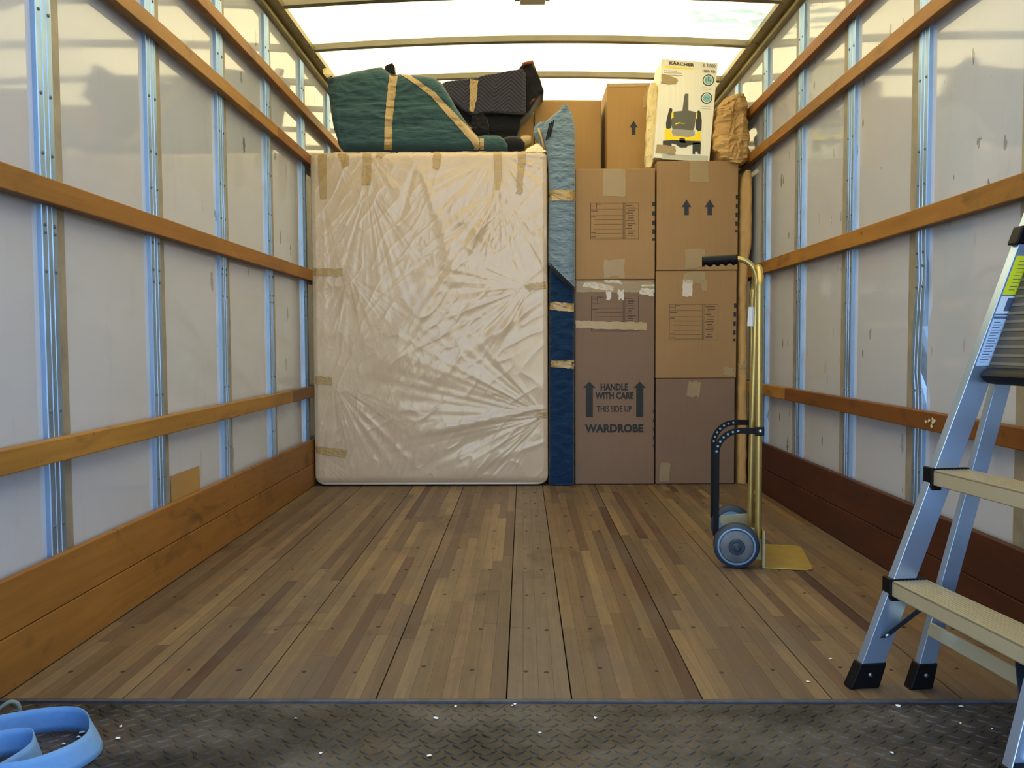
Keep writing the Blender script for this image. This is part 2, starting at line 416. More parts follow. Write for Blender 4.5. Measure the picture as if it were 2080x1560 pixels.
# walls
def wall(side):
    sgn = -1 if side == 'left' else 1
    X = LL if sgn < 0 else LR; SX = SL if sgn < 0 else SR; RX = RL if sgn < 0 else RR; KX = XL if sgn < 0 else XR
    w = MB().box(min(X + sgn * 0.006, X + sgn * 0.045), max(X + sgn * 0.006, X + sgn * 0.045), Y0, YB, -0.05, 2.50).build('wall_' + side, M['bulkhead'])
    setp(w, 'white panelled %s side wall of the truck box' % side, 'wall', kind='structure')
    near = [1.48, 2.10, 2.717, 3.347, 3.978, 4.614, 5.24, 5.86, 6.48] if sgn < 0 else [1.48, 2.095, 2.725, 3.325, 3.93, 4.50, 5.11, 5.72, 6.35]
    sw = 0.070
    ys = [Y0] + [n + sw / 2 for n in near] + [YB]
    for i in range(len(ys) - 1):
        MB().box(min(X, X + sgn * 0.006), max(X, X + sgn * 0.006), ys[i] + 0.001, ys[i + 1] - 0.001, 0.0, 2.45).build('panel', M['liner'], w)
    d = abs(X - SX)
    for i, n in enumerate(near):
        # hat profile with two shallow grooves
        dn = lambda t: X - sgn * t
        pf = [(0, 0), (0, d - 0.002), (0.002, d), (0.0225, d), (0.0235, d - 0.0018), (0.0255, d - 0.0018), (0.0265, d), (0.0435, d), (0.0445, d - 0.0018), (0.0465, d - 0.0018), (0.0475, d), (sw - 0.002, d), (sw, d - 0.002), (sw, 0)]
        zs = [0.10] + list(np.linspace(0.25, 2.35, 43))
        vs = []; fs = []; m = len(pf)
        for z in zs:
            off = 0; tw = 0
            if sgn > 0 and i == 2:       # the bent stud
                for zc, a_, s_ in ((0.72, 0.020, 0.07), (0.83, 0.012, 0.04), (1.02, -0.007, 0.05)):
                    q = math.exp(-((z - zc) / s_) ** 2); off += a_ * q; tw += q * 0.4
            for u, v in pf:
                vs.append((dn(v * (1 - 0.25 * tw) if v > 0.01 else v), n + u + (off * 1.0 if v > 0.01 else 0), z))
        for r in range(len(zs) - 1):
            for k in range(m - 1):
                a0 = r * m + k; fs.append((a0, a0 + 1, a0 + 1 + m, a0 + m))
        mb = MB(); mb.add(vs, fs); mb.f.append(tuple((len(zs) - 1) * m + k for k in range(m)))
        st = mb.build('stud', M['stud'], w)
        MB().box(min(X, X - sgn * 0.004), max(X, X - sgn * 0.004), n + sw, n + sw + (0.050 if sgn < 0 else 0.062), 0.1, 2.36).build('flange', M['flange'], w)
        rv = MB()
        rs = random.Random(i * 3 + (11 if sgn < 0 else 0))
        for z in [0.36, 0.62, 0.98, 1.06, 1.12, 1.30, 1.42, 1.63, 1.95, 2.2]:
            z += rs.uniform(-0.03, 0.03)
            for u in (0.013, 0.056):
                rv.lathe([(0.0055, -0.001), (0.0045, 0.0022), (0.002, 0.003)], (dn(d), n + u, z), (-sgn, 0, 0), 8)
        o = rv.build('rivets', M['hub'], w); o['kind'] = 'stuff'
    # wooden rails: (z0, z1, splices [(y0, y1, colour)])
    RT = abs(X - RX)
    if sgn < 0:
        rails = [(0.507, 0.566, [(Y0, 4.24, (1.0, 0.98, 0.9)), (4.24, YB, (0.5, 0.42, 0.4))]),
                 (1.155, 1.216, [(Y0, YB, (0.92, 0.78, 0.66))]),
                 (1.795, 1.848, [(Y0, 4.06, (1.05, 0.97, 0.85)), (4.06, YB, (0.85, 0.62, 0.5))]),
                 (2.045, 2.094, [(Y0, YB, (1.0, 0.86, 0.66))])]
    else:
        rails = [(0.522, 0.580, [(Y0, 4.06, (0.50, 0.34, 0.26)), (4.06, YB, (1.0, 0.95, 0.8))]),
                 (1.163, 1.226, [(Y0, YB, (0.98, 0.86, 0.70))]),
                 (1.800, 1.852, [(Y0, YB, (0.95, 0.82, 0.68))]),
                 (2.055, 2.106, [(Y0, YB, (0.88, 0.66, 0.5))])]
    for z0, z1, pcs in rails:
        for ya, yb, c in pcs:
            SXX = SX - sgn * 0.0005
            o = MB().box(min(RX, SXX), max(RX, SXX), ya + 0.001, yb - 0.001, z0, z1).build('rail', M['rail_l'], w, bevel=0.003)
            o.color = (c[0], c[1], c[2], 1)
    if sgn > 0:                          # gouge in the dark rail
        q = at_x(1888, 858, RX - 0.002)
        mb = MB(); rg = random.Random(3)
        for _ in range(9):
            y = q.y + rg.uniform(-0.035, 0.035); z = q.z + rg.uniform(-0.012, 0.012); s_ = rg.uniform(0.004, 0.009)
            mb.add([(RX - 0.003, y, z + s_), (RX - 0.001, y + s_ * 1.5, z), (RX - 0.003, y, z - s_ * 0.7), (RX - 0.001, y - s_, z), (RX + 0.001, y, z)], [(0, 1, 2, 3), (0, 1, 4), (1, 2, 4), (2, 3, 4), (3, 0, 4)])
        o = mb.build('splintered_gouge', simple('splintered_wood', 'b8a890', 0.8), w); o['kind'] = 'stuff'
    # kick boards
    bs = MB().box(min(KX + sgn * 0.012, SX + sgn * 0.0), max(KX + sgn * 0.012, SX + sgn * 0.0), Y0, YB, 0.0, 0.258).build('baseboard_' + side, M['gap'])
    setp(bs, 'two %s wooden kick boards along the foot of the %s wall' % ('orange' if sgn < 0 else 'dark red brown', side), 'baseboard', kind='structure')
    for z0, z1 in ((0.002, 0.131), (0.133, 0.264)):
        MB().box(min(KX, SX + sgn * 0.001), max(KX, SX + sgn * 0.001), Y0 - 0.002, YB - 0.001, z0, z1).build('board', M['kick_l' if sgn < 0 else 'kick_r'], bs, bevel=0.003)
    # top rail
    poly = [(X + sgn * 0.006, 2.375), (X - sgn * 0.028, 2.375), (X - sgn * 0.028, 2.392), (X - sgn * 0.012, 2.395), (X - sgn * 0.018, 2.408), (X - sgn * 0.078, 2.412), (X - sgn * 0.080, 2.436), (X + sgn * 0.006, 2.45)]
    tr = MB().prism(poly, lambda u, v, t: (u, t, v), Y0, YB).build('trim_%d' % (1 if sgn < 0 else 2), M['toprail'])
    setp(tr, 'cream metal rail where the %s wall meets the roof' % side, 'trim', kind='structure')
    bo = MB()
    for k in range(36):
        bo.lathe([(0.006, 0), (0.005, 0.003), (0.002, 0.004)], (X - sgn * 0.066, 1.2 + k * 0.17, 2.4115), (0, 0, -1), 8)
    o = bo.build('bolts', M['rib'], tr); o['kind'] = 'stuff'
    return w
wL = wall('left'); wR = wall('right')

# front bulkhead
o = MB().box(LL - 0.045, LR + 0.045, YB, YB + 0.04, -0.05, 2.5).build('wall_front', M['bulkhead']); setp(o, 'white bulkhead at the far end behind the cargo', 'wall', kind='structure')

# roof
XC = (LL + LR) / 2; HW = (LR - LL) / 2
arch = lambda x: 2.412 + 0.040 * (1 - ((x - XC) / (HW - 0.03)) ** 2)
rf = MB(); nx, ny = 48, 60; vs = []; fs = []
for j in range(ny + 1):
    for i in range(nx + 1):
        x = LL - 0.02 + (2 * HW + 0.04) * i / nx; y = Y0 + (YB - Y0) * j / ny
        vs.append((x, y, arch(x) + 0.034 + 0.002 * noise.noise((x * 2, y * 3, 0))))
for j in range(ny):
    for i in range(nx):
        a = j * (nx + 1) + i; fs.append((a, a + 1, a + nx + 2, a + nx + 1))
rf.add(vs, fs); ceil = rf.build('ceiling', M['roof'], smooth=True); setp(ceil, 'translucent sunlit fibreglass roof of the truck', 'ceiling', kind='structure')
for k, y in enumerate([1.03, 1.63, 2.24, 2.84, 3.45, 4.06, 4.66, 5.27, 5.88, 6.48, 7.08]):
    pts = [LL + 0.07 + (2 * HW - 0.14) * i / 40 for i in range(41)]
    vs = []; fs = []
    for x in pts:
        z = arch(x)
        vs += [(x, y, z), (x, y + 0.040, z), (x, y + 0.040, z + 0.031), (x, y, z + 0.031)]
    for i in range(40):
        for q in range(4):
            a = i * 4 + q; b = i * 4 + (q + 1) % 4; fs.append((a, b, b + 4, a + 4))
    fs += [(0, 1, 2, 3), (160, 161, 162, 163)]
    mb = MB(); mb.add(vs, fs); mb.build('rib', M['rib'], ceil)

# dome lamp on the rib
lmp = empty('dome_lamp', at(1081, 10, 4.0), 'small rectangular cream dome lamp under the roof rib', 'lamp')
p0 = at(1045, 0, 4.0); p1 = at(1118, 0, 4.0)
MB().box(p0.x, p1.x, 3.92, 4.062, 2.424, 2.458).build('housing', M['toprail'], lmp, bevel=0.004)
p0 = at(1056, 10, 4.0); p1 = at(1108, 10, 4.0)
MB().box(p0.x, p1.x, 3.94, 4.04, 2.398, 2.4245).build('lens', simple('lamp_lens', 'd8d0b0', 0.3), lmp, bevel=0.005)

# ------------------------------------------------------------------ cargo helpers
def rrect(a0, a1, b0, b1, r, nf, nc=5, nb=6, nsd=4):
    """closed section, front edge (b0) first from a0 to a1"""
    r = max(0.0005, min(r, (a1 - a0) / 2.01, (b1 - b0) / 2.01)); P = []
    for i in range(nf): P.append((a0 + r + (a1 - a0 - 2 * r) * i / (nf - 1), b0))
    for i in range(1, nc + 1):
        q = i / nc * math.pi / 2; P.append((a1 - r + r * math.sin(q), b0 + r - r * math.cos(q)))
    for i in range(1, nsd + 1): P.append((a1, b0 + r + (b1 - b0 - 2 * r) * i / nsd))
    for i in range(1, nc + 1):
        q = i / nc * math.pi / 2; P.append((a1 - r + r * math.cos(q), b1 - r + r * math.sin(q)))
    for i in range(1, nb + 1): P.append((a1 - r - (a1 - a0 - 2 * r) * i / nb, b1))
    for i in range(1, nc + 1):
        q = i / nc * math.pi / 2; P.append((a0 + r - r * math.sin(q), b1 - r + r * math.cos(q)))
    for i in range(1, nsd + 1): P.append((a0, b1 - r - (b1 - b0 - 2 * r) * i / nsd))
    for i in range(1, nc): 
        q = i / nc * math.pi / 2; P.append((a0 + r - r * math.cos(q), b0 + r - r * math.sin(q)))
    return P

def loft(keys, nrow, nf, r, axis='z', disp=None, post=None):
    """keys: (t, a0, a1, b0, b1) in world; axis z: t=z a=x b=y; axis x: t=x a=z b=y"""
    ks = sorted(keys); T = np.array([k[0] for k in ks])
    ts = np.linspace(T[0], T[-1], nrow)
    C = [np.interp(ts, T, [k[i] for k in ks]) for i in range(1, 5)]
    vs = []; fs = []; n = None
    for j, t in enumerate(ts):
        rr = r(t) if callable(r) else r
        P = rrect(C[0][j], C[1][j], C[2][j], C[3][j], rr, nf)
        n = len(P)
        for a, b in P:
            v = Vector((a, b, t)) if axis == 'z' else Vector((t, b, a))
            vs.append(v)
    for j in range(nrow - 1):
        for k in range(n):
            a = j * n + k; b = j * n + (k + 1) % n; fs.append((a, b, b + n, a + n))
    fs.append(tuple(range(n))); fs.append(tuple((nrow - 1) * n + k for k in range(n)))
    if disp:
        cx = Vector((0, 0, 0))
        vs = [disp(v) for v in vs]
    mb = MB(); mb.add(vs, fs); return mb

def nz(x, y, z, s=0): return noise.noise((x + s * 7.3, y - s * 3.1, z + s))
def ridged(p, s, seed=0):
    return 1 - abs(noise.noise(Vector((p[0] * s[0] + seed, p[1] * s[1], p[2] * s[2])))) * 2

def ribbon(bvh, pts, wid, name, m, parent, n=None, off=0.0012, rag=0.0, across=5, seed=0):
    """tape pressed on a surface: centreline pts in pixels, widths in pixels, laid by rays on to the surface"""
    rg = random.Random(seed)
    P = np.array(pts, float); w = np.array(wid if isinstance(wid, (list, tuple)) else [wid] * len(pts), float)
    d = np.concatenate([[0], np.cumsum(np.hypot(*np.diff(P, axis=0).T))])
    n = n or max(4, int(d[-1] / 5)); s = np.linspace(0, d[-1], n)
    X = np.interp(s, d, P[:, 0]); Yp = np.interp(s, d, P[:, 1]); Wd = np.interp(s, d, w)
    vs = []; ok = []
    last = None
    for i in range(n):
        tx = X[min(i + 1, n - 1)] - X[max(i - 1, 0)]; ty = Yp[min(i + 1, n - 1)] - Yp[max(i - 1, 0)]; l = math.hypot(tx, ty) or 1
        nx_, ny_ = -ty / l, tx / l
        jit = rg.uniform(-rag, rag)
        for k in range(across):
            q = (k / (across - 1) - 0.5) * Wd[i] + jit
            ex = (rg.uniform(-1, 1) * rag * 1.5) if i in (0, n - 1) else 0
            px, py = X[i] + nx_ * q + tx / l * ex, Yp[i] + ny_ * q + ty / l * ex
            dr = ray(px, py).normalized(); h = bvh.ray_cast(Vector((0, 0, CAMZ)), dr, 20)
            if h[0] is None:
                v = last if last is not None else None
            else: v = h[0] + (h[1] if h[1].dot(dr) < 0 else -h[1]) * (off + (0.0004 * rg.random() if rag else 0)); last = v
            vs.append(v)
    good = next(v for v in vs if v is not None); vs = [v if v is not None else good for v in vs]
    fs = [(i * across + k, i * across + k + 1, (i + 1) * across + k + 1, (i + 1) * across + k) for i in range(n - 1) for k in range(across - 1)]
    me = bpy.data.meshes.new(name); me.from_pydata(vs, [], fs); me.materials.append(m); me.update()
    o = bpy.data.objects.new(name, me); COL.objects.link(o); attach(o, parent)
    so = o.modifiers.new('thickness', 'SOLIDIFY'); so.thickness = 0.0006; so.offset = 0
    return o

def marks(rects, Y, m, parent):
    for r_ in rects: print_rects('printed_mark', [r_], Y, m, parent)
def print_rects(name, rects, Y, m, parent, d=0.0006):
    """flat print: pixel rectangles on a face at depth Y"""
    mb = MB()
    for x0, y0, x1, y1 in rects:
        a = at(x0, y1, Y); b = at(x1, y0, Y); mb.box(a.x, b.x, Y - d, Y, a.z, b.z)
    return mb.build(name, m, parent)
def print_polys(name, polys, Y, m, parent, d=0.0006):
    mb = MB()
    for pl_ in polys:
        mb.prism([(at(x, y, Y).x, at(x, y, Y).z) for x, y in pl_], lambda u, v, t: (u, t, v), Y - d, Y)
    return mb.build(name, m, parent)
def text_mb(body, bold=0.0):
    cu = bpy.data.curves.new('t', 'FONT'); cu.body = body; cu.size = 1; cu.offset = bold; cu.extrude = 0.0; cu.resolution_u = 3
    o = bpy.data.objects.new('t', cu); COL.objects.link(o)
    dg = bpy.context.evaluated_depsgraph_get(); me = bpy.data.meshes.new_from_object(o.evaluated_get(dg))
    V_ = [(v.co.x, v.co.y) for v in me.vertices]; P_ = [tuple(p.vertices) for p in me.polygons]
    bpy.data.objects.remove(o); bpy.data.curves.remove(cu); bpy.data.meshes.remove(me)
    return V_, P_
def text_fit(name, body, fn, m, parent, bold=0.0):
    """fn(u, v) for u, v in 0..1 over the word's box -> world point"""
    V_, P_ = text_mb(body, bold); a = np.array(V_); lo = a.min(0); hi = a.max(0)
    vs = [fn((x - lo[0]) / (hi[0] - lo[0]), (y - lo[1]) / (hi[1] - lo[1])) for x, y in V_]
    me = bpy.data.meshes.new(name); me.from_pydata([tuple(v) for v in vs], [], P_); me.materials.append(m); me.update()
    o = bpy.data.objects.new(name, me); COL.objects.link(o); attach(o, parent); return o
def text_px(name, body, x0, y0, x1, y1, Y, m, parent, bold=0.0):
    a = at(x0, y1, Y); b = at(x1, y0, Y)
    return text_fit(name, body, lambda u, v: Vector((a.x + (b.x - a.x) * u, Y - 0.0008, a.z + (b.z - a.z) * v)), m, parent, bold)

# ------------------------------------------------------------------ mattress
YM = 4.66
def mattress():
    L_, R_ = at(634, 700, YM).x, at(1113, 700, YM).x
    ztop = at(870, 307, YM).z
    srcs = [(655, 408, 260, 1.0, 60, 130), (745, 375, 300, 1.0, 40, 150), (1011, 385, 480, 1.3, 40, 155), (1054, 396, 420, 0.9, 40, 150), (887, 342, 200, 0.5, 30, 150),
            (676, 778, 200, 1.0, 20, 120), (640, 920, 120, 0.8, 20, 160), (706, 556, 160, 0.8, 20, 150), (1110, 845, 420, 1.5, 110, 235), (1074, 584, 260, 0.9, 100, 250), (1010, 310, 160, 0.9, 0, 360), (745, 310, 130, 0.6, 0, 360)]
    inv = CM.inverted()
    def D(x, z):
        c = inv @ Vector((x, YM, z)); px = 1040 + F * c.x / -c.z; py = 780 - F * c.y / -c.z
        d = 0.0
        for i, (sx, sy, R, A, a0, a1) in enumerate(srcs):
            dx, dy = px - sx, py - sy; r = math.hypot(dx, dy)
            if r > R * 1.6 or r < 1: continue
            an = math.degrees(math.atan2(dy, dx)) % 360
            if a1 - a0 < 359:
                m = min(max((an - a0) / 14, 0), 1) * min(max((a1 - an) / 14, 0), 1)
            else: m = 1
            if m <= 0: continue
            q = (0.25 + max(0, 1.5 * noise.noise((px * 0.011 + i, py * 0.011, 3)) + 0.5)) * noise.noise((math.radians(an) * (4.5 + (i * 3) % 4), i * 5.7, r * 0.006)) + 0.3 * noise.noise((math.radians(an) * 19.0, i * 5.7 + 3, r * 0.004))
            d += A * 0.0042 * q * m * min(r / 60, 1) * math.exp(-(r / R) ** 2)
        # long diagonal folds of loose plastic
        for (ax, ay, bx, by, wd, am) in ((1008, 400, 790, 740, 20, 0.007), (985, 430, 870, 600, 9, -0.004), (1085, 620, 830, 800, 16, 0.004), (860, 360, 930, 560, 14, 0.0045), (1105, 830, 850, 880, 9, 0.005), (840, 345, 800, 480, 12, -0.003), (1100, 900, 930, 960, 12, 0.003)):
            L = math.hypot(bx - ax, by - ay); t = ((px - ax) * (bx - ax) + (py - ay) * (by - ay)) / L / L
            if -0.1 < t < 1.1:
                s = ((px - ax) * (by - ay) - (py - ay) * (bx - ax)) / L + 9 * noise.noise((t * 3, ax, 0))
                ww = wd * (0.4 + t); d += am * math.exp(-(s / ww) ** 2) * min(1, max(0, (t + 0.1) * 6)) * min(1, max(0, (1.1 - t) * 4))
        u, v = px * 0.012, py * 0.012
        d += 0.0020 * noise.noise((u * 0.9 + v * 0.5, v * 0.8 - u * 0.5, 2))
        k = 1 - abs(noise.noise((u * 2.2 + v * 2.0, (v - u) * 0.8, 5))) * 2.4
        d += 0.0016 * max(k, 0) ** 3
        k = 1 - abs(noise.noise((u * 4.5 + v * 1.0, v * 2.6 - u, 9))) * 2.4
        d += 0.0009 * max(k, 0) ** 3 * (0.5 + noise.noise((u * 0.5, v * 0.5, 8)))
        return d
    z0 = 0.004
    def keys():
        K = []
        R = 0.055
        for i in range(9):
            q = i / 8 * math.pi / 2; K.append((z0 + R * (1 - math.cos(q)), R * (1 - math.sin(q))))
        R2 = 0.035
        for i in range(9):
            q = i / 8 * math.pi / 2; K.append((ztop - R2 + R2 * math.sin(q), R2 * (1 - math.cos(q))))
        return [(z, L_ + e, R_ - e, YM + e * 0.6, YM + 0.24) for z, e in K]
    nf = 300
    def disp(v):
        w = 1.0 if v.y < YM + 0.012 else 0.0
        edge = min(1, max(0, (v.x - L_) / 0.02), max(0, (R_ - v.x) / 0.02))
        e2 = min(1, max(0.15, (v.z - z0) / 0.06), max(0.5, (ztop - v.z) / 0.02))
        if w:
            d = D(v.x, v.z) * max(0, edge) * e2 - 0.012 * (1 - ((v.x - (L_ + R_) / 2) / (R_ - L_) * 2) ** 4) * 0.6
            v = Vector((v.x, v.y + 0.006 - d * 1.0, v.z))
        if v.z > ztop - 0.03:
            v.z += 0.005 * noise.noise((v.x * 14, v.y * 6, 0)) + 0.004 * noise.noise((v.x * 40, v.y * 6, 3))
        return v
    mb = loft(keys(), 420, nf, 0.03, 'z', disp)
    t = NT('plastic_wrapped_fabric')
    f = t.noise(3, 4, 0.6, t.coord())
    c = t.mix(f, lin('ab9782'), lin('baa690'))
    t.set(color=c, rough=0.38, coat=0.7, coatr=0.14, spec=0.4)
    h = t.noise(1.0, 4, 0.6, t.coord((26, 10, 14), (0, 0.7, 0)), 1.2); t.bump(h, 0.35, 0.004)
    o = mb.build('mattress', t.m, smooth=True)
    setp(o, 'plastic wrapped white mattress standing on its side against the left wall', 'mattress')
    b = bvh_of(o)
    tapes = [([(655, 309), (655, 350), (657, 404)], [18, 17, 13], 0), ([(692, 309), (700, 322), (702, 338)], [20, 18, 14], 1), ([(746, 309), (744, 375)], [17, 18], 1),
             ([(774, 309), (770, 321)], [16, 12], 2), ([(888, 309), (888, 326), (886, 342)], [16, 17, 12], 1.5), ([(1010, 309), (1012, 350), (1011, 385)], [17, 16, 9], 0.5),
             ([(1061, 309), (1058, 350), (1054, 394)], [17, 14, 12], 1.5), ([(637, 553), (696, 553)], [15, 16], 1), ([(639, 772), (674, 775)], [15, 17], 1.5),
             ([(640, 913), (704, 922)], [15, 17], 0.8), ([(1110, 580), (1076, 581), (1071, 587)], [13, 13, 18], 2), ([(1111, 842), (1094, 844), (1088, 848)], [12, 9, 13], 2)]
    for i, (p, w, rg) in enumerate(tapes): ribbon(b, p, w, 'packing_tape', M['tape'], o, off=0.0022, rag=rg, seed=i)
    return o
mat_o = mattress()

# ------------------------------------------------------------------ cardboard boxes
YC = 4.72
def cbox(rect, Y, depth, label, mat='card', z0=None, z1=None, flaps=True, roll=0):
    x0, y0, x1, y1 = rect; a = at(x0, y1, Y); b = at(x1, y0, Y)
    if z0 is not None: a.z = z0
    if z1 is not None: b.z = z1
    X0, X1, Z0, Z1 = a.x, b.x, a.z, b.z
    mb = MB(); mb.box(X0, X1, Y, Y + depth, Z0, Z1)
    o = mb.build('cardboard_box', M[mat], bevel=0.004, bseg=3); setp(o, label, 'box')
    o['_r'] = (X0, X1, Z0, Z1)
    # top flaps, meeting at the middle
    if flaps:
        ym = Y + depth / 2
        MB().box(X0 + 0.002, X1 - 0.002, Y + 0.001, ym - 0.001, Z1 - 0.002, Z1 + 0.0018).build('flap', M[mat], o, bevel=0.001)
        MB().box(X0 + 0.002, X1 - 0.002, ym + 0.001, Y + depth - 0.001, Z1 - 0.002, Z1 + 0.0018).build('flap', M[mat], o, bevel=0.001)
    return o

def form(o, x0, y0, x1, y1, Y, ink, hidden=None, seed=0):
    """the printed content form on a moving box"""
    rg = random.Random(seed); W_, H_ = x1 - x0, y1 - y0; xm = x0 + W_ * 0.67; t_ = 1.1; R = []
    L = lambda a, b, c, d: R.append((a, b, c, d))
    L(x0, y0, x1, y0 + t_); L(x0, y1 - t_, x1, y1); L(x0, y0, x0 + t_, y1); L(x1 - t_, y0, x1, y1); L(xm, y0, xm + t_, y1); L(xm + 3.4, y0, xm + 4.4, y1)
    for i, fr in enumerate((0.17, 0.34, 0.46, 0.58, 0.72, 0.835, 0.955)):
        yy = y0 + H_ * fr; L(x0 if i < 2 else x0 + (8 if i < 5 else 10), yy, xm, yy + 0.9)
    L(x0 + 12, y0, x0 + 13, y0 + H_ * 0.17); L(x0, y0 + H_ * 0.08, x0 + 12, y0 + H_ * 0.08 + 0.8)
    for fr, l in ((0.03, 10), (0.215, 14), (0.375, 10), (0.815, 9), (0.925, 10)):
        L(x0 + 2 + (11 if fr < 0.1 else 0), y0 + H_ * fr, x0 + 2 + l + (11 if fr < 0.1 else 0), y0 + H_ * fr + 1.3)
    for i in range(13):
        yy = y0 + H_ * (0.06 + 0.07 * i); l = rg.uniform(8, 17)
        L(xm + 7 + (3 if i % 3 else 0), yy, xm + 7 + l + 3, yy + 1.4)
        if i in (2, 8): L(xm + 6, yy - 3.2, x1 - 4, yy - 2.6)
    print_rects('printed_form', R, Y, ink, o)
def arrow(x, y0, y1, hw, sw, hh):
    return [(x, y0), (x + hw, y0 + hh), (x + sw, y0 + hh), (x + sw, y1), (x - sw, y1), (x - sw, y0 + hh), (x - hw, y0 + hh)]
def btape(o, pts, wid, m='tape', rag=0.8, seed=0):
    return ribbon(bvh_of(o), pts, wid, 'packing_tape', M[m], o, off=0.0010, rag=rag, seed=seed)

zt_l = at(1250, 343, YC).z; zj_l = at(1250, 567.5, YC).z
bw = cbox((1168.5, 569, 1330, 986), YC, 0.80, 'tall wardrobe carton standing on the floor, printed HANDLE WITH CARE', 'card_shaded', z0=0.002, z1=zj_l - 0.004)
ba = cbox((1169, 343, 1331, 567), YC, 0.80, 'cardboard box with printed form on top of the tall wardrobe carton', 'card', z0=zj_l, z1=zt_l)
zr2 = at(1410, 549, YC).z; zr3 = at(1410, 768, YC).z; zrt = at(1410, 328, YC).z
bc = cbox((1331.5, 769, 1493, 986), YC, 0.50, 'plain unprinted cardboard box on the floor behind the hand truck', 'card_shaded', z0=0.002, z1=zr3 - 0.004)
bb = cbox((1331.5, 550, 1497, 767), YC, 0.50, 'cardboard box with printed form and white tape scraps, middle of its stack', 'card', z0=zr3, z1=zr2 - 0.004)
ba2 = cbox((1333.5, 328, 1500, 548), YC - 0.005, 0.50, 'cardboard box with two black up arrows, on top of the right stack', 'card', z0=zr2, z1=zrt)
# prints
form(ba, 1199, 412, 1298, 486, YC, M['ink2'], seed=1)
form(bb, 1359, 618, 1459, 691, YC, M['ink2'], seed=2)
form(bw, 1201, 601, 1297, 673, YC, M['ink2'], seed=3)
sq = lambda xs, ys, w=6, h=9: [(x - w, y, x, y + (h if i < len(ys) - 1 else 5)) for i, (x, y) in enumerate(zip(xs, ys))]
marks(sq([1330.5] * 5, [410, 429, 448, 466, 484]), YC, M['ink'], ba)
marks(sq([1499.5, 1499.5, 1499, 1498.5, 1498], [396, 414, 432, 450, 467], 5), YC - 0.005, M['ink'], ba2)
marks(sq([1496, 1495, 1494.5, 1494, 1493.5], [616, 634, 653, 671, 688], 5), YC, M['ink'], bb)
marks(sq([1331.5 - 2] * 5, [832, 850, 868, 886, 903], 3, 8), YC, M['ink'], bw)
navy = simple('navy_ink', '141428', 0.6)
for x in (1394.5, 1441.5): print_polys('printed_arrow', [arrow(x, 405, 437, 10, 4.6, 16)], YC - 0.005, navy, ba2)
blk = simple('wardrobe_ink', '08090a', 0.6)
for x in (1197, 1299.5): print_polys('printed_arrow', [arrow(x, 775, 847, 12.5, 7.3, 13)], YC, blk, bw)
text_px('printed_words', 'HANDLE', 1220, 779, 1276, 793, YC, blk, bw, 0.045)
text_px('printed_words', 'WITH CARE', 1209, 796, 1287, 811, YC, blk, bw, 0.045)
text_px('printed_words', 'THIS SIDE UP', 1212, 824, 1283, 837, YC, blk, bw, 0.02)
text_px('printed_words', 'WARDROBE', 1188, 861, 1307, 879, YC, blk, bw, 0.045)
# tapes
btape(ba, [(1248, 344), (1247, 398)], 46, 'tape_clear'); btape(ba, [(1247, 528), (1247, 566)], 42, 'tape_clear', 2, 4)
btape(ba2, [(1420, 329), (1420, 370)], 38, 'tape_clear'); btape(ba2, [(1413, 505), (1411, 547)], 40, 'tape_clear', 1.5, 6)
btape(bb, [(1411, 551), (1409, 575)], 44, 'tape_clear'); btape(bb, [(1397, 569), (1397, 602)], 20, 'tape_white', 1, 3); btape(bb, [(1432, 569), (1431, 590)], 12, 'tape_clear')
btape(bw, [(1171, 582), (1329, 583)], 22, 'tape_clear'); btape(bw, [(1184, 578), (1215, 581), (1246, 586)], [8, 14, 8], 'tape_white', 1, 5)
btape(bw, [(1303, 580), (1329, 580)], 4, 'tape_white', 0.5, 2); btape(bw, [(1300, 592), (1329, 593)], [12, 16], 'tape_white', 2, 8); btape(bw, [(1228, 572), (1262, 573)], 6, 'tape_white', 1.5, 8)
btape(bw, [(1236, 590), (1236, 610)], [12, 8], 'tape_white', 1.5, 9); btape(bw, [(1262, 590), (1262, 608)], [14, 10], 'tape_white', 2, 10)
btape(bw, [(1170, 659), (1313, 663)], [15, 16], 'tape', 1.2, 7)
btape(bc, [(1411, 775), (1409, 805)], 26, 'tape_clear', 2, 3); btape(bc, [(1352, 940), (1350, 984)], 20, 'tape_clear', 2, 3); btape(bb, [(1470, 752), (1495, 756)], 16, 'tape_clear', 3, 3)

# second tier
bB = cbox((1086, 205, 1221, 341), 5.13, 0.40, 'square plain cardboard box behind the grey blue blanket, up under the roof', 'card3', z0=zt_l + 0.002)
print_rects('printed_mark', [(1088, 207, 1096, 208), (1088, 214, 1096, 215), (1088, 207, 1089, 215), (1095, 207, 1096, 215), (1091, 210, 1093, 212)], 5.13, M['ink'], bB)
bA = cbox((1233, 169, 1322, 341), 5.02, 0.40, 'narrow upright cardboard box with one up arrow, second row', 'card3', z0=zt_l + 0.002)
print_polys('printed_arrow', [arrow(1287, 245, 274, 8.6, 3.9, 14)], 5.02, navy, bA)
btape(bA, [(1234, 173), (1318, 172)], [7, 8], 'tape', 1, 2); btape(bA, [(1319, 175), (1312, 200), (1306, 220)], [10, 9, 5], 'tape', 2, 4)
bC = cbox((1038, 192, 1084, 275), 5.14, 0.36, 'cardboard box half hidden behind the dark quilted blanket', 'card3', z0=1.775)

# support for what stands behind the mattress (its top is just hidden)
o = cbox((900, 320, 1120, 986), 5.0, 0.5, 'cardboard box behind the mattress', 'card3', z0=0.002, z1=1.768)

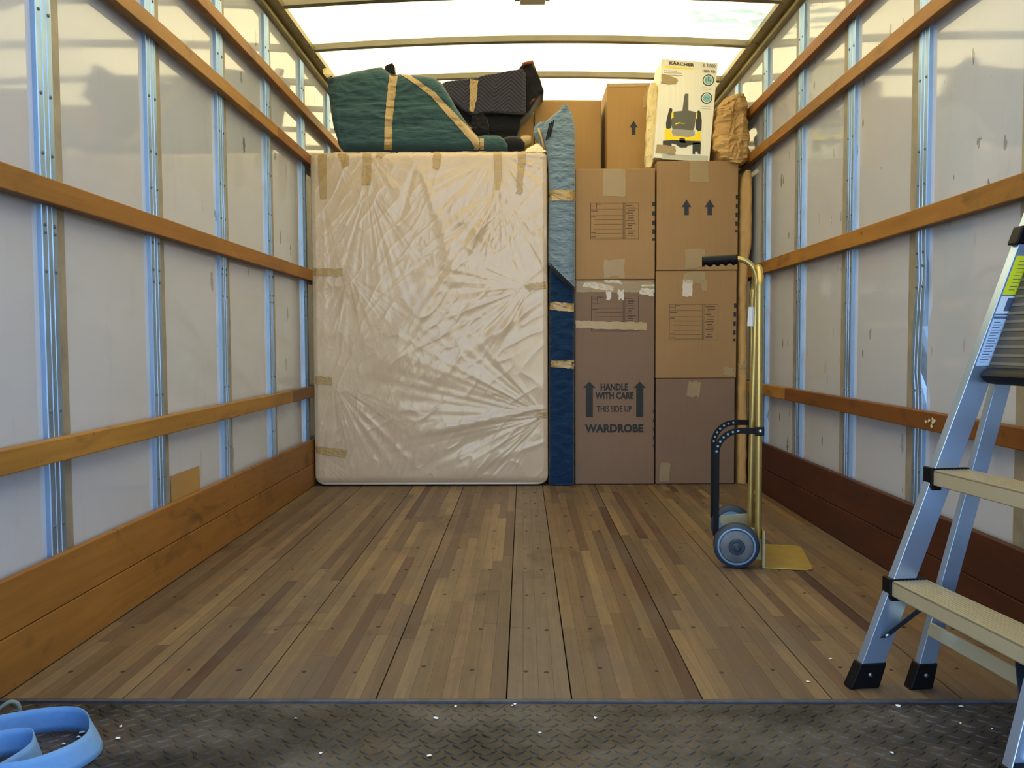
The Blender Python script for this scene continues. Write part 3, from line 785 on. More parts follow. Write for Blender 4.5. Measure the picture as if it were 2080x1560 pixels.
# crumpled packing paper and tape strips beside the arrow box
def crinkle(name, keys, seed, m, label, cat, r=0.02, amp=0.012, nrow=70, nf=34, depth_scale=1.0, parent=None, fs=30):
    def disp(v):
        a = ridged(v, (fs, fs, fs * 0.5), seed); b = ridged(v, (fs * 2.3, fs * 2, fs * 1.6), seed + 5); c = nz(v.x * 6, v.y * 6, v.z * 6, seed)
        q = amp * (a * 0.6 + b * 0.35 + c * 0.9)
        d = nz(v.x * 20, v.z * 20, v.y * 20, seed + 9) * amp * 0.7
        return Vector((v.x + d, v.y - q, v.z + d * 0.6))
    o = loft(keys, nrow, nf, r, 'z', disp).build(name, m, parent, smooth=True, auto=28)
    if parent is None: setp(o, label, cat)
    return o
def K(Y, dep, rows):
    out = []
    for y, x0, x1 in rows:
        a = at(x0, y, Y); b = at(x1, y, Y); out.append((a.z, a.x, b.x, Y, Y + dep))
    return out
t = NT('kraft_paper'); f = t.noise(9, 6, 0.65, t.coord(), 0.6)
t.set(color=t.mix(f, lin('a27c4a'), lin('c09a62')), rough=0.6, spec=0.3); t.bump(t.noise(26, 6, 0.7, t.coord(), 1.0), 0.5, 0.006); M['kraft'] = t.m
t = NT('crumpled_wrap'); f = t.noise(20, 5, 0.6, t.coord((1, 1, 0.25)))
t.set(color=t.mix(f, lin('c7b078'), lin('dccb98')), rough=0.3, spec=0.5); t.bump(f, 0.6, 0.006); M['wrap'] = t.m

def wrapping(parent): crinkle('crumpled_wrapping', K(4.80, 0.045, [(340, 1312, 1324), (320, 1310, 1330), (290, 1312, 1330), (240, 1314, 1334), (200, 1315, 1336), (180, 1318, 1336), (168, 1322, 1332)]), 3, M['wrap'],
            None, None, 0.01, 0.008, parent=parent)
bag = crinkle('paper_parcel', K(4.70, 0.30, [(331, 1478, 1512), (322, 1464, 1526), (305, 1453, 1529), (280, 1452, 1528), (250, 1455, 1526), (225, 1459, 1524), (210, 1464, 1522), (198, 1472, 1520), (190, 1496, 1516)]), 8, M['kraft'],
              'crumpled brown paper parcel next to the pressure washer carton', 'parcel', 0.07, 0.024, 110, 70, fs=26)
YP = 4.74
pw = crinkle('paper_wrapped_board', K(YP, 0.30, [(984, 1499, 1517), (975, 1499, 1518), (800, 1500, 1518), (580, 1502, 1519), (530, 1503, 1521), (500, 1503, 1528), (400, 1504, 1529), (360, 1507, 1529), (345, 1516, 1526)]), 5, M['kraft'],
             'tall narrow paper wrapped piece wedged between box stack and right wall', 'parcel', 0.02, 0.005, 120, 16, fs=14)
b = bvh_of(pw)
ribbon(b, [(1500, 745), (1517, 740)], 18, 'packing_tape', M['tape_clear'], pw, rag=2, seed=1)

# ------------------------------------------------------------------ pressure washer carton
def washer():
    Y = 4.745; w, h, d = 0.312, 0.545, 0.26
    ang = math.radians(4.6)
    BR = at(1441, 328.5, Y); BR.z = zrt + 0.003
    # local frame: u to the right, v up, rolled clockwise and standing on its right lower edge
    u = Vector((math.cos(ang), 0, -math.sin(ang))); v = Vector((math.sin(ang), 0, math.cos(ang)))
    org = Vector((BR.x, Y, BR.z)) - u * w
    P = lambda a, b, t=0.0: org + u * (a * w) + v * (b * h) + Vector((0, t, 0))
    white = m_card('white_carton', 'e4dfcf', 0.03)
    mb = MB(); mb.prism([(0, 0), (1, 0), (1, 1), (0, 1)], lambda a, b, t: P(a, b, t), 0, d)
    o = mb.build('pressure_washer_carton', white, bevel=0.003)
    setp(o, 'tall white carton with a yellow and black pressure washer picture', 'box')
    def poly(name, pts, m, lay=1):
        # px/py of the photograph zoom box, mapped on to the face
        for pl_ in pts:
            mb = MB(); mb.prism(pl_, lambda a, b, t: P(a, b, t), -0.0004 * lay - 0.0002, 0); mb.build(name, m, o)
    # (x,y) in the zoomed picture -> (a,b)
    TL, TR, BR_ = np.array([290., 75.]), np.array([1003., 140.]), np.array([920., 1415.])
    BL = np.array([205., 1340.])
    Mx = np.array([TR - TL, BL - TL]).T; Mi = np.linalg.inv(Mx)
    def ab(x, y):
        q = Mi @ (np.array([x, y]) - TL); return (float(q[0]), float(1 - q[1]))
    Z = lambda pts: [ab(x, y) for x, y in pts]
    gy = simple('print_grey', '5a5748', 0.5); bk = simple('print_black', '2c2a22', 0.5); yl = simple('print_yellow', 'f2d400', 0.5); lg = simple('print_light_grey', '9a968a', 0.5)
    teal = simple('print_teal', '7fb7b5', 0.5); wh = simple('print_white', 'e9e6da', 0.5); pale = simple('print_pale', 'b3b4a4', 0.5)
    poly('printed_picture', [Z([(595, 525), (635, 530), (638, 745), (640, 960), (560, 960), (562, 745), (582, 560)])], gy, 3)
    poly('printed_picture', [Z([(445, 755), (560, 745), (640, 742), (740, 765), (720, 960), (700, 1000), (440, 980), (420, 900)])], gy, 2)
    poly('printed_picture', [Z([(395, 715), (415, 705), (435, 725), (425, 800), (425, 960), (360, 990), (355, 900), (370, 820)]), Z([(750, 755), (775, 740), (795, 770), (812, 880), (808, 1000), (770, 1010), (735, 980), (735, 860)])], bk, 3)
    poly('printed_picture', [Z([(425, 765), (448, 760), (450, 835), (418, 840)]), Z([(738, 790), (755, 775), (750, 845), (735, 858)]), Z([(470, 905), (530, 893), (600, 915), (530, 905), (480, 920)])], yl, 4)
    poly('printed_picture', [Z([(355, 965), (420, 985), (440, 1060), (720, 1085), (760, 1010), (805, 1010), (803, 1130), (700, 1140), (340, 1115), (342, 1000)])], yl, 4)
    poly('printed_picture', [Z([(440, 975), (720, 1000), (725, 1060), (640, 1085), (450, 1060), (430, 1010)])], lg, 5)
    poly('printed_picture', [Z([(320, 1125), (430, 1120), (430, 1195), (318, 1195)]), Z([(430, 1115), (800, 1140), (800, 1170), (640, 1190), (620, 1215), (540, 1215), (480, 1170), (430, 1160)]), Z([(530, 1100), (565, 1088), (600, 1105), (610, 1160), (530, 1150)]), Z([(700, 1155), (805, 1160), (800, 1305), (770, 1300), (760, 1270), (735, 1270), (730, 1305), (700, 1300)])], bk, 5)
    poly('printed_picture', [Z([(335, 165), (700, 205), (700, 222), (332, 186)])], yl, 1)
    poly('printed_picture', [Z([(315, 1290), (900, 1330), (898, 1405), (310, 1360)])], pale, 1)
    for yy, x1 in ((222, 480), (250, 545), (280, 560)):
        poly('printed_line', [Z([(318, yy), (x1, yy + 14), (x1, yy + 19), (318, yy + 5)])], gy, 1)
    for cx, cy in ((885, 360), (867, 588)):
        circ = lambda r: [(cx + r * math.cos(q * math.pi / 12), cy + r * math.sin(q * math.pi / 12)) for q in range(24)]
        poly('printed_badge', [Z(circ(73))], bk, 1); poly('printed_badge', [Z(circ(60))], wh, 2); poly('printed_badge', [Z(circ(52))], teal, 3)
    poly('printed_badge', [Z([(880, 320), (890, 320), (890, 372), (880, 372)]), Z([(850, 340), (858, 340), (858, 375), (850, 375)]), Z([(900, 355), (925, 372), (900, 375)])], gy, 4)
    for yy in (448, 470, 690, 718):
        poly('printed_line', [Z([(805, yy), (925, yy + 10), (925, yy + 14), (805, yy + 4)])], lg, 1)
    def tx(body, x0, y0, x1, y1, sl, m, bold):
        def fn(uu, vv):
            x = x0 + (x1 - x0) * uu; y = y1 + (y0 - y1) * vv + sl * uu
            a, b_ = ab(x, y); return P(a, b_, -0.0022)
        text_fit('printed_words', body, fn, m, o, bold)
    ink = simple('carton_ink', '4a3c28', 0.5)
    tx('K\u00c4RCHER', 385, 103, 702, 152, 32, ink, 0.045)
    tx('K 3.000', 812, 145, 972, 190, 14, ink, 0.01)
    tx('1800 PSI', 812, 222, 968, 258, 14, ink, 0.01)
    tx('x5x', 835, 570, 905, 600, 6, gy, 0.0)
    bvh = bvh_of(o)
    ribbon(bvh, [(1344, 160), (1360, 162), (1374, 167)], [19, 17, 10], 'packing_tape', M['tape'], o, off=0.003, rag=1.2, seed=4)
    ribbon(bvh, [(1332, 302), (1372, 306)], [16, 17], 'packing_tape', M['tape'], o, off=0.003, rag=1, seed=5)
    return o
wrapping(washer())

# ------------------------------------------------------------------ moving blankets
M['green'] = m_cloth('green_blanket_cloth', '304a50', 'wave', 0.10)
M['dark'] = m_cloth('charcoal_quilted_cloth', '34323f', 'plain', 0.1)
M['dark2'] = m_cloth('black_blanket_cloth', '15151b', 'plain', 0.1)
M['greyblue'] = m_cloth('grey_blue_blanket_cloth', '697c8e', 'wave', 0.10)
M['navycloth'] = m_cloth('navy_blanket_cloth', '0b2a4a', 'wave', 0.2)
M['darkwood'] = m_wood('furniture_leg_wood', '5a2c18', '8a4a28')

def KX(Y, dep, rows, zmin=None):
    """columns: (px, top_y, bottom_y) at depth Y"""
    out = []
    for r in rows:
        x, yt, yb = r[:3]; Yy = Y + (r[3] if len(r) > 3 else 0)
        a = at(x, yb, Yy); b = at(x, yt, Yy); zb = a.z if zmin is None else max(a.z, zmin)
        out.append((a.x, zb, b.z, Yy, Yy + dep))
    return out
zm = at(870, 307, YM).z + 0.004
def cloth_disp(seed, amp, s, stretch=(1, 1, 1), zfix=None, lat=0.3):
    def disp(v):
        q = Vector((v.x * s * stretch[0], v.y * s * stretch[1], v.z * s * stretch[2]))
        a = noise.noise(q + Vector((seed, 0, 0))); b = 1 - 2 * abs(noise.noise(q * 2.1 + Vector((0, seed, 0))))
        c = noise.noise(q * 4.3 + Vector((0, 0, seed)))
        d = amp * (a + 0.45 * b + 0.25 * c)
        z = v.z + 0.3 * d
        if zfix is not None: z = max(z, zfix)
        return Vector((v.x + lat * d, v.y - d, z))
    return disp
def bundle_disp(v):
    # tension folds running out of the lower left corner and the tape bands
    inv = CM.inverted(); c = inv @ v; px = 1040 + F * c.x / -c.z; py = 780 - F * c.y / -c.z
    d = 0
    for (sx, sy, A, R) in ((690, 300, 0.020, 150), (668, 155, 0.014, 130), (795, 200, 0.006, 120)):
        r = math.hypot(px - sx, py - sy); an = math.atan2(py - sy, px - sx)
        d += A * noise.noise((an * 4.5, sx, 0)) * min(1, r / 40) * math.exp(-r / R)
    d += 0.011 * noise.noise((px * 0.010, py * 0.045, 1)) + 0.006 * (1 - 2 * abs(noise.noise((px * 0.02 + py * 0.01, py * 0.075, 4)))) + 0.003 * noise.noise((px * 0.06, py * 0.12, 7))
    for bx in (793,):       # drawn in by the band
        d -= 0.012 * math.exp(-((px - bx) / 14) ** 2)
    return Vector((v.x, v.y - d, max(v.z + 0.2 * d, zm)))
gk = KX(4.695, 0.16, [(664, 153, 162, 0.06), (668, 152, 205, 0.04), (676, 151, 262, 0.02), (686, 149, 296), (694, 147, 305), (720, 140, 305), (750, 134, 305), (775, 131, 305), (798, 144, 305), (830, 147, 305), (862, 151, 305), (884, 154, 305), (896, 163, 305), (908, 182, 305), (928, 216, 305), (946, 244, 305), (964, 268, 305), (975, 278, 305)], zmin=zm)
green = loft(gk, 190, 90, 0.06, 'x', bundle_disp).build('green_bundle', M['green'], smooth=True)
setp(green, 'large item wrapped in a green moving blanket on top of the mattress', 'blanket bundle')
gk = KX(4.70, 0.16, [(958, 275, 305), (985, 272, 305), (1012, 273, 305), (1024, 280, 305), (1031, 292, 305)], zmin=zm)
o = loft(gk, 40, 30, 0.04, 'x', cloth_disp(3, 0.006, 14, zfix=zm)).build('rolled_end', M['green'], green, smooth=True)
# dark peak of the wrapped piece
o = loft(KX(4.74, 0.05, [(782, 133, 150), (790, 129, 150), (797, 127, 150), (801, 133, 150), (802, 146, 150)]), 14, 12, 0.01, 'x').build('dark_corner', M['dark2'], green, smooth=True)
gb = bvh_of(green)
ribbon(gb, [(800, 148), (794, 200), (789, 250), (789, 304)], [18, 17, 16, 17], 'packing_tape', M['tape'], green, off=0.003, rag=0.5, seed=1, across=7)
ribbon(gb, [(816, 149), (846, 167), (880, 192), (912, 228), (940, 258), (962, 282), (975, 300)], [8, 9, 11, 13, 14, 15, 16], 'packing_tape', M['tape'], green, off=0.003, rag=0.5, seed=2, across=7)
MB().add([at(655, 140, 4.70), at(664, 137, 4.70), at(679, 152, 4.69), at(664, 158, 4.69), at(657, 150, 4.685), at(655, 140, 4.73), at(664, 137, 4.73), at(679, 152, 4.74), at(664, 158, 4.74), at(657, 150, 4.735)], [(0, 1, 2, 3, 4), (9, 8, 7, 6, 5), (0, 5, 6, 1), (1, 6, 7, 2), (2, 7, 8, 3), (3, 8, 9, 4), (4, 9, 5, 0)]).build('tape_tab', M['wrap'], green)
ge = bvh_of(bpy.data.objects['rolled_end'])
ribbon(ge, [(973, 274), (973, 303)], [20, 20], 'packing_tape', M['tape'], green, off=0.003, seed=3)

# dark quilted bundle behind
dk = KX(4.90, 0.14, [(898, 168, 176, 0.03), (905, 163, 200), (930, 162, 235), (955, 161, 250), (975, 157, 262), (990, 152, 272), (1025, 146, 273), (1050, 142, 273), (1057, 142, 262)])
dark = loft(dk, 70, 50, 0.04, 'x', cloth_disp(5, 0.010, 9)).build('charcoal_bundle', M['dark2'], smooth=True)
setp(dark, 'charcoal quilted blanket bundle beside the green one, up under the roof', 'blanket bundle')
fk = KX(4.868, 0.04, [(903, 165, 186, 0.02), (920, 163, 205), (945, 161, 226), (965, 159, 233), (985, 153, 228), (1010, 149, 228), (1040, 143, 230), (1056, 141, 231), (1062, 141, 231), (1068, 150, 230, 0.01)])
def chev(v, c0=cloth_disp(6, 0.005, 8, (1, 1, 0.4), lat=0.1)):
    x = v.x - v.z * 0.12; zg = abs(((x / 0.085) % 2) - 1) * 0.085
    h = abs(math.sin((v.z - zg * 0.85) / 0.021 * math.pi)) ** 0.6
    w = c0(v); w.y -= 0.0042 * h if v.y < 4.895 else 0; return w
flap = loft(fk, 300, 160, 0.007, 'x', chev).build('quilted_flap', M['dark'], dark, smooth=True)
MB().tube([at(988, 228, 4.862), at(1010, 229, 4.862), at(1040, 231, 4.862), at(1066, 232, 4.862)], 0.003, 8).build('piping', M['dark2'], flap)
bk_ = KX(4.92, 0.20, [(1048, 146, 250), (1062, 128, 238), (1078, 124, 222), (1088, 138, 205), (1098, 162, 192), (1104, 182, 189)])
o = loft(bk_, 50, 24, 0.02, 'x', cloth_disp(8, 0.006, 12)).build('black_corner', M['dark2'], dark, smooth=True)
o = loft(KX(4.87, 0.08, [(958, 232, 272), (968, 226, 275), (982, 229, 275), (990, 240, 274), (993, 252, 272)]), 30, 24, 0.03, 'x', cloth_disp(9, 0.010, 18)).build('crumpled_fold', M['dark2'], dark, smooth=True)
ribbon(bvh_of(flap), [(963, 162), (961, 200), (958, 232)], [17, 14, 8], 'packing_tape', M['tape'], dark, off=0.003, rag=0.6, seed=5, across=6)
MB().tube([at(1063, 131, 4.90), at(1080, 126, 4.93), at(1086, 145, 4.95)], 0.012, 8).build('wooden_leg', M['darkwood'], dark, smooth=True)
MB().tube([at(1074, 214, 4.93), at(1086, 202, 4.93), at(1091, 191, 4.95)], 0.014, 8).build('wooden_leg', M['darkwood'], dark, smooth=True)
ribbon(bvh_of(bpy.data.objects['black_corner']), [(1063, 130), (1078, 127)], [7, 7], 'packing_tape', M['tape'], dark, off=0.004, seed=7)
# black roll poking out at the right of the green roll
o = loft(KX(4.715, 0.12, [(1022, 278, 305), (1035, 274, 305), (1050, 274, 305), (1060, 279, 305), (1066, 288, 305)], zmin=zm), 24, 20, 0.04, 'x', cloth_disp(11, 0.004, 14, zfix=zm)).build('black_roll', M['dark2'], smooth=True)
setp(o, 'small black blanket roll end with tape beside the green roll', 'blanket roll')
o2 = loft(KX(4.725, 0.09, [(1058, 273, 300), (1072, 272, 294), (1079, 274, 290)], zmin=zm + 0.001), 12, 14, 0.03, 'x').build('tape_wrap', M['tape'], o, smooth=True)
# mattress wrap bunched up at its right corner
o = crinkle('bunched_plastic', [(zm - 0.012, at(1064, 300, 4.68).x, at(1112, 300, 4.68).x, 4.675, 4.80), (zm + 0.012, at(1070, 300, 4.68).x, at(1106, 300, 4.68).x, 4.68, 4.80), (zm + 0.040, at(1086, 300, 4.68).x, at(1098, 300, 4.68).x, 4.70, 4.78)], 4,
            simple('bunched_plastic_film', 'd9c8a6', 0.3), None, None, 0.02, 0.006, 20, 30, parent=mat_o)

# ------------------------------------------------------------------ upright padded piece: navy below, grey blue above
YB_ = 4.665
root = empty('padded_panel', (at(1141, 990, YB_).x, YB_ + 0.3, 0), 'tall upright piece wrapped in grey blue and navy blankets beside mattress', 'blanket bundle')
rows = [(989, 1117, 1164), (982, 1115, 1167), (940, 1116, 1167), (800, 1116, 1167), (640, 1116, 1168), (560, 1116, 1168), (540, 1118, 1166)]
nv = loft(K(YB_ + 0.012, 0.20, rows), 170, 26, 0.03, 'z', cloth_disp(2, 0.009, 16, (1, 1, 1.6), zfix=0.003, lat=0.05)).build('navy_blanket', M['navycloth'], root, smooth=True)
zl = at(1141, 535, YB_).z
rows = [(536, 1114.5, 1169), (500, 1114, 1169), (402, 1115, 1169), (396, 1117, 1168), (390, 1115, 1169), (340, 1114, 1169), (315, 1111, 1169), (290, 1105, 1169), (262, 1101, 1168.5), (245, 1107, 1166), (232, 1124, 1163), (220, 1138, 1157), (213, 1144, 1151)]
cd_ = cloth_disp(4, 0.007, 15, (1, 1, 2.2), lat=0.08)
x0_, x1_ = at(1114, 500, YB_).x, at(1169, 500, YB_).x
def upd(v):
    v = cd_(v); w_ = max(0, 1 - (v.z - zl) / 0.16)
    v.z -= w_ * 0.14 * (v.x - x0_) / (x1_ - x0_)
    if v.y < YB_ + 0.06:
        v.y -= 0.012 * max(0, 1 - ((v.x - (x0_ + x1_) / 2) / 0.075) ** 2) * (1 if v.z < zl + 0.6 else 0.6)
    return v
up = loft(K(YB_ - 0.006, 0.215, rows), 240, 30, 0.035, 'z', upd).build('grey_blue_blanket', M['greyblue'], root, smooth=True)
bu = bvh_of(up); bn = bvh_of(nv)
ribbon(bu, [(1116, 397), (1168, 397)], [21, 22], 'packing_tape', M['tape'], root, off=0.003, rag=0.6, seed=1, across=7)
ribbon(bn, [(1118, 621), (1165, 625)], [17, 17], 'packing_tape', M['tape'], root, off=0.003, rag=0.6, seed=2, across=6)
ribbon(bn, [(1120, 739), (1165, 741)], [13, 17], 'packing_tape', M['tape'], root, off=0.003, rag=0.8, seed=3, across=6)
for k in range(3):
    MB().tube([at(1116 + 17 * i, 535 + k * 5 + 16.4 * i, YB_ - 0.022) for i in range(4)], 0.0028, 8).build('piping', M['dark2'], root, smooth=True)
# curled corner of the blanket to the left
ck = K(4.70, 0.10, [(302, 1101, 1113), (285, 1092, 1112), (268, 1083, 1112), (255, 1085, 1114), (247, 1095, 1116)])
loft(ck, 50, 26, 0.03, 'z', cloth_disp(7, 0.010, 22)).build('curled_corner', M['greyblue'], root, smooth=True)
MB().tube([at(1093, 262, 4.68), at(1098, 275, 4.67), at(1103, 292, 4.675), at(1106, 303, 4.68)], 0.008, 8).build('tape_twist', M['tape'], root, smooth=True)
for k in range(3):
    MB().tube([at(1117 + k * 4, 250 - k * 3, 4.650), at(1113 + k * 4, 268 - k * 3, 4.648), at(1109 + k * 4, 284 - k * 3, 4.652)], 0.004, 6).build('seam', M['dark2'], root)

# ------------------------------------------------------------------ hand truck
def hand_truck():
    ax = Vector((0.19, 0.98, 0)).normalized(); fw = Vector((0.98, -0.19, 0)).normalized(); UP = Vector((0, 0, 1))
    N0 = Vector((0.838, 2.975, 0))            # foot of the near rail
    root = empty('hand_truck', (0.84, 3.1, 0), 'gold steel hand truck with black grip and blue grey wheels', 'hand truck')
    W = 0.27
    def P(a, f, z): return N0 + ax * a + fw * f + UP * z
    # rails joined by a loop at the top
    lean = lambda z: -0.004 * z
    pts = [P(0, lean(z), z) for z in (0.10, 0.4, 0.8, 1.0)]
    pts += [P(W / 2 - W / 2 * math.cos(q), 0, 1.0 + 0.075 * math.sin(q)) for q in np.linspace(0.15, math.pi - 0.15, 13)]
    pts += [P(W, lean(z), z) for z in (1.0, 0.8, 0.4, 0.10)]
    MB().tube(pts, 0.0118, 14).build('frame', M['gold'], root, smooth=True, auto=50)
    # centre tube with handle
    c = W * 0.47
    hp = [P(c, -0.020, 0.10), P(c, -0.015, 0.5), P(c, -0.006, 0.9), P(c, -0.004, 0.99)]
    for q in np.linspace(0.1, math.pi / 2, 9): hp.append(P(c, -0.004 - 0.072 * (1 - math.cos(q)), 1.03 + 0.078 * math.sin(q)))
    hp.append(P(c, -0.10, 1.109)); hp.append(P(c, -0.17, 1.104))
    MB().tube(hp, 0.0108, 14).build('handle_tube', M['gold'], root, smooth=True, auto=50)
    gp = MB(); n = 40; pts = []; rs = []
    for i in range(n + 1):
        t_ = i / n; pts.append(P(c, -0.072 - 0.128 * t_, 1.109 - 0.005 * t_)); rs.append(0.0165 if 0.02 < t_ < 0.98 else 0.013)
    gp.tube(pts, rs, 18)
    for i in range(len(gp.v)):              # finger grooves on the underside
        r_, k = divmod(i, 18); t_ = r_ / n; v = Vector(gp.v[i]); dz = v.z - (1.109 - 0.005 * t_)
        if dz < -0.006: gp.v[i] = (v.x, v.y, v.z - 0.004 + 0.004 * math.cos(t_ * 2 * math.pi * 4.5) * (1 if t_ > 0.06 else 0))
    gp.build('grip', M['black'], root, smooth=True, auto=60)
    MB().tube([P(c, -0.024, 0.86), P(c, -0.02, 0.93)], 0.0125, 12).build('label', simple('hand_truck_label', 'c8ccd8', 0.4), root)
    lb = root
    # cross plates
    for z, h in ((0.985, 0.022), (0.50, 0.03), (0.22, 0.03)):
        M4 = Matrix.Translation(P(0, 0, z)) @ Matrix((( fw.x, ax.x, 0, 0), (fw.y, ax.y, 0, 0), (0, 0, 1, 0), (0, 0, 0, 1)))
        MB().obox(M4, -0.004, 0.003, 0.0, W, -h / 2, h / 2).build('cross_plate', M['gold'], root, bevel=0.001)
    # inner brace tube
    MB().tube([P(W * 0.8, -0.012, 0.10), P(W * 0.8, -0.012, 0.97)], 0.008, 10).build('brace_tube', M['gold'], root, smooth=True, auto=50)
    B4 = Matrix.Translation(P(0, 0, 0)) @ Matrix(((fw.x, ax.x, 0, 0), (fw.y, ax.y, 0, 0), (0, 0, 1, 0), (0, 0, 0, 1)))
    # toe plate with a folded back
    a0, a1 = -0.035, W + 0.055
    poly = [(0.012, a0), (0.165, a0), (0.182, a0 + 0.012), (0.186, a0 + 0.05), (0.186, a1 - 0.05), (0.182, a1 - 0.012), (0.165, a1), (0.012, a1)]
    mb = MB(); mb.prism(poly, lambda u, v, t_: B4 @ Vector((u, v, t_)), 0.001, 0.005)
    mb.obox(B4, 0.012, 0.0155, a0, a1, 0.001, 0.135); mb.build('toe_plate', simple('toe_plate_gold', 'b39849', 0.4, 0.55, 20, 0.12), root, bevel=0.0008)
    MB().obox(B4, 0.0158, 0.0195, a0 - 0.001, a0 + 0.002, 0.002, 0.135).build('plate_edge', M['zinc'], root)
    # wheel brackets, axle, wheels
    wf = -0.078
    for a, nm in ((0.012, 'n'), (W - 0.004, 'f')):
        poly = [(0.012, 0.02), (0.012, 0.128), (-0.02, 0.135), (-0.120, 0.125), (-0.122, 0.10), (-0.09, 0.05), (-0.05, 0.02)]
        MB().prism(poly, lambda u, v, t_: B4 @ Vector((u, t_, v)), a, a + 0.004).build('axle_bracket', simple('bracket_tan', 'a6a083', 0.4, 0.4, 20, 0.15), root, bevel=0.0006)
    MB().tube([B4 @ Vector((wf, -0.075, 0.080)), B4 @ Vector((wf, W + 0.075, 0.080))], 0.008, 12).build('axle', M['blacksteel'], root)
    for a, sg in ((-0.012, -1), (W + 0.010, 1)):
        w0 = B4 @ Vector((wf, a, 0.0805)); d = ax * sg
        ty = MB().lathe([(0.060, 0.0), (0.071, 0.001), (0.078, 0.006), (0.0800, 0.014), (0.0800, 0.034), (0.078, 0.042), (0.071, 0.047), (0.060, 0.048)], w0, d, 48).build('wheel', M['rubber'], root, smooth=True, auto=35)
        MB().lathe([(0.0575, -0.0005), (0.0655, 0.0480), (0.0655, 0.0495), (0.0625, 0.0500), (0.0620, 0.0480)], w0, d, 48).build('rim_ring', simple('rim_ring_blue_grey', '6f8ba6', 0.35, 0.2), ty, smooth=True, auto=30)
        MB().lathe([(0.054, 0.0), (0.056, 0.0487), (0.050, 0.0510), (0.024, 0.0512)], w0, d, 48).build('hub', M['hub'], ty, smooth=True, auto=30)
        MB().lathe([(0.028, 0.045), (0.028, 0.056), (0.0255, 0.058), (0.021, 0.058), (0.021, 0.0545), (0.016, 0.0545), (0.016, 0.062), (0.010, 0.063), (0.010, 0.070), (0.007, 0.072)], w0, d, 28).build('hub_cap', M['rubber'], ty, smooth=True, auto=30)
    # bent flat bars with punched holes
    for a in (-0.016, W + 0.030):
        cz, R = 0.487, 0.085; xl = -0.148
        path = [(0.012, cz), (xl + R, cz)] + [(xl + R - R * math.sin(q), cz - R + R * math.cos(q)) for q in np.linspace(0.12, math.pi / 2, 14)] + [(xl, 0.25), (xl, 0.11), (xl + 0.018, 0.085)]
        hw = 0.0105; Lp, Rp = [], []
        for i, p in enumerate(path):
            q0 = path[max(0, i - 1)]; q1 = path[min(len(path) - 1, i + 1)]; tx, tz = q1[0] - q0[0], q1[1] - q0[1]; l = math.hypot(tx, tz); nx_, nz_ = -tz / l, tx / l
            Lp.append((p[0] + nx_ * hw, p[1] + nz_ * hw)); Rp.append((p[0] - nx_ * hw, p[1] - nz_ * hw))
        mb = MB(); n = len(path)
        vs = [B4 @ Vector((p[0], a + t_, p[1])) for t_ in (0, 0.007) for side in (Lp, Rp) for p in side]
        fs = []
        for i in range(n - 1):
            fs += [(i, i + 1, n + i + 1, n + i), (2 * n + i, 3 * n + i, 3 * n + i + 1, 2 * n + i + 1), (i, 2 * n + i, 2 * n + i + 1, i + 1), (n + i, n + i + 1, 3 * n + i + 1, 3 * n + i)]
        fs += [(0, n, 3 * n, 2 * n), (n - 1, 3 * n - 1, 4 * n - 1, 2 * n - 1)]
        mb.add(vs, fs); bar = mb.build('curved_bar', M['blacksteel'], root, bevel=0.001)
        hm = MB()
        for i in (2, 4, 6, 8, 10, 12, 14):
            p = path[i]; hm.lathe([(0.0042, -0.0004), (0.0042, 0.0004)], B4 @ Vector((p[0], a - 0.0002, p[1])), ax, 10)
        o = hm.build('punched_hole', simple('punched_hole_light', '6f93a4', 0.5), bar); o['kind'] = 'stuff'
        MB().obox(B4, -0.016, 0.016, a - 0.002, a + 0.013, cz - 0.017, cz + 0.014).build('clamp', M['black'], root, bevel=0.002)
        MB().lathe([(0.0065, 0), (0.006, 0.003), (0.003, 0.0045)], B4 @ Vector((0.002, a - 0.002, cz)), -ax, 12).build('bolt', M['zinc'], root)
    return root
hand_truck()

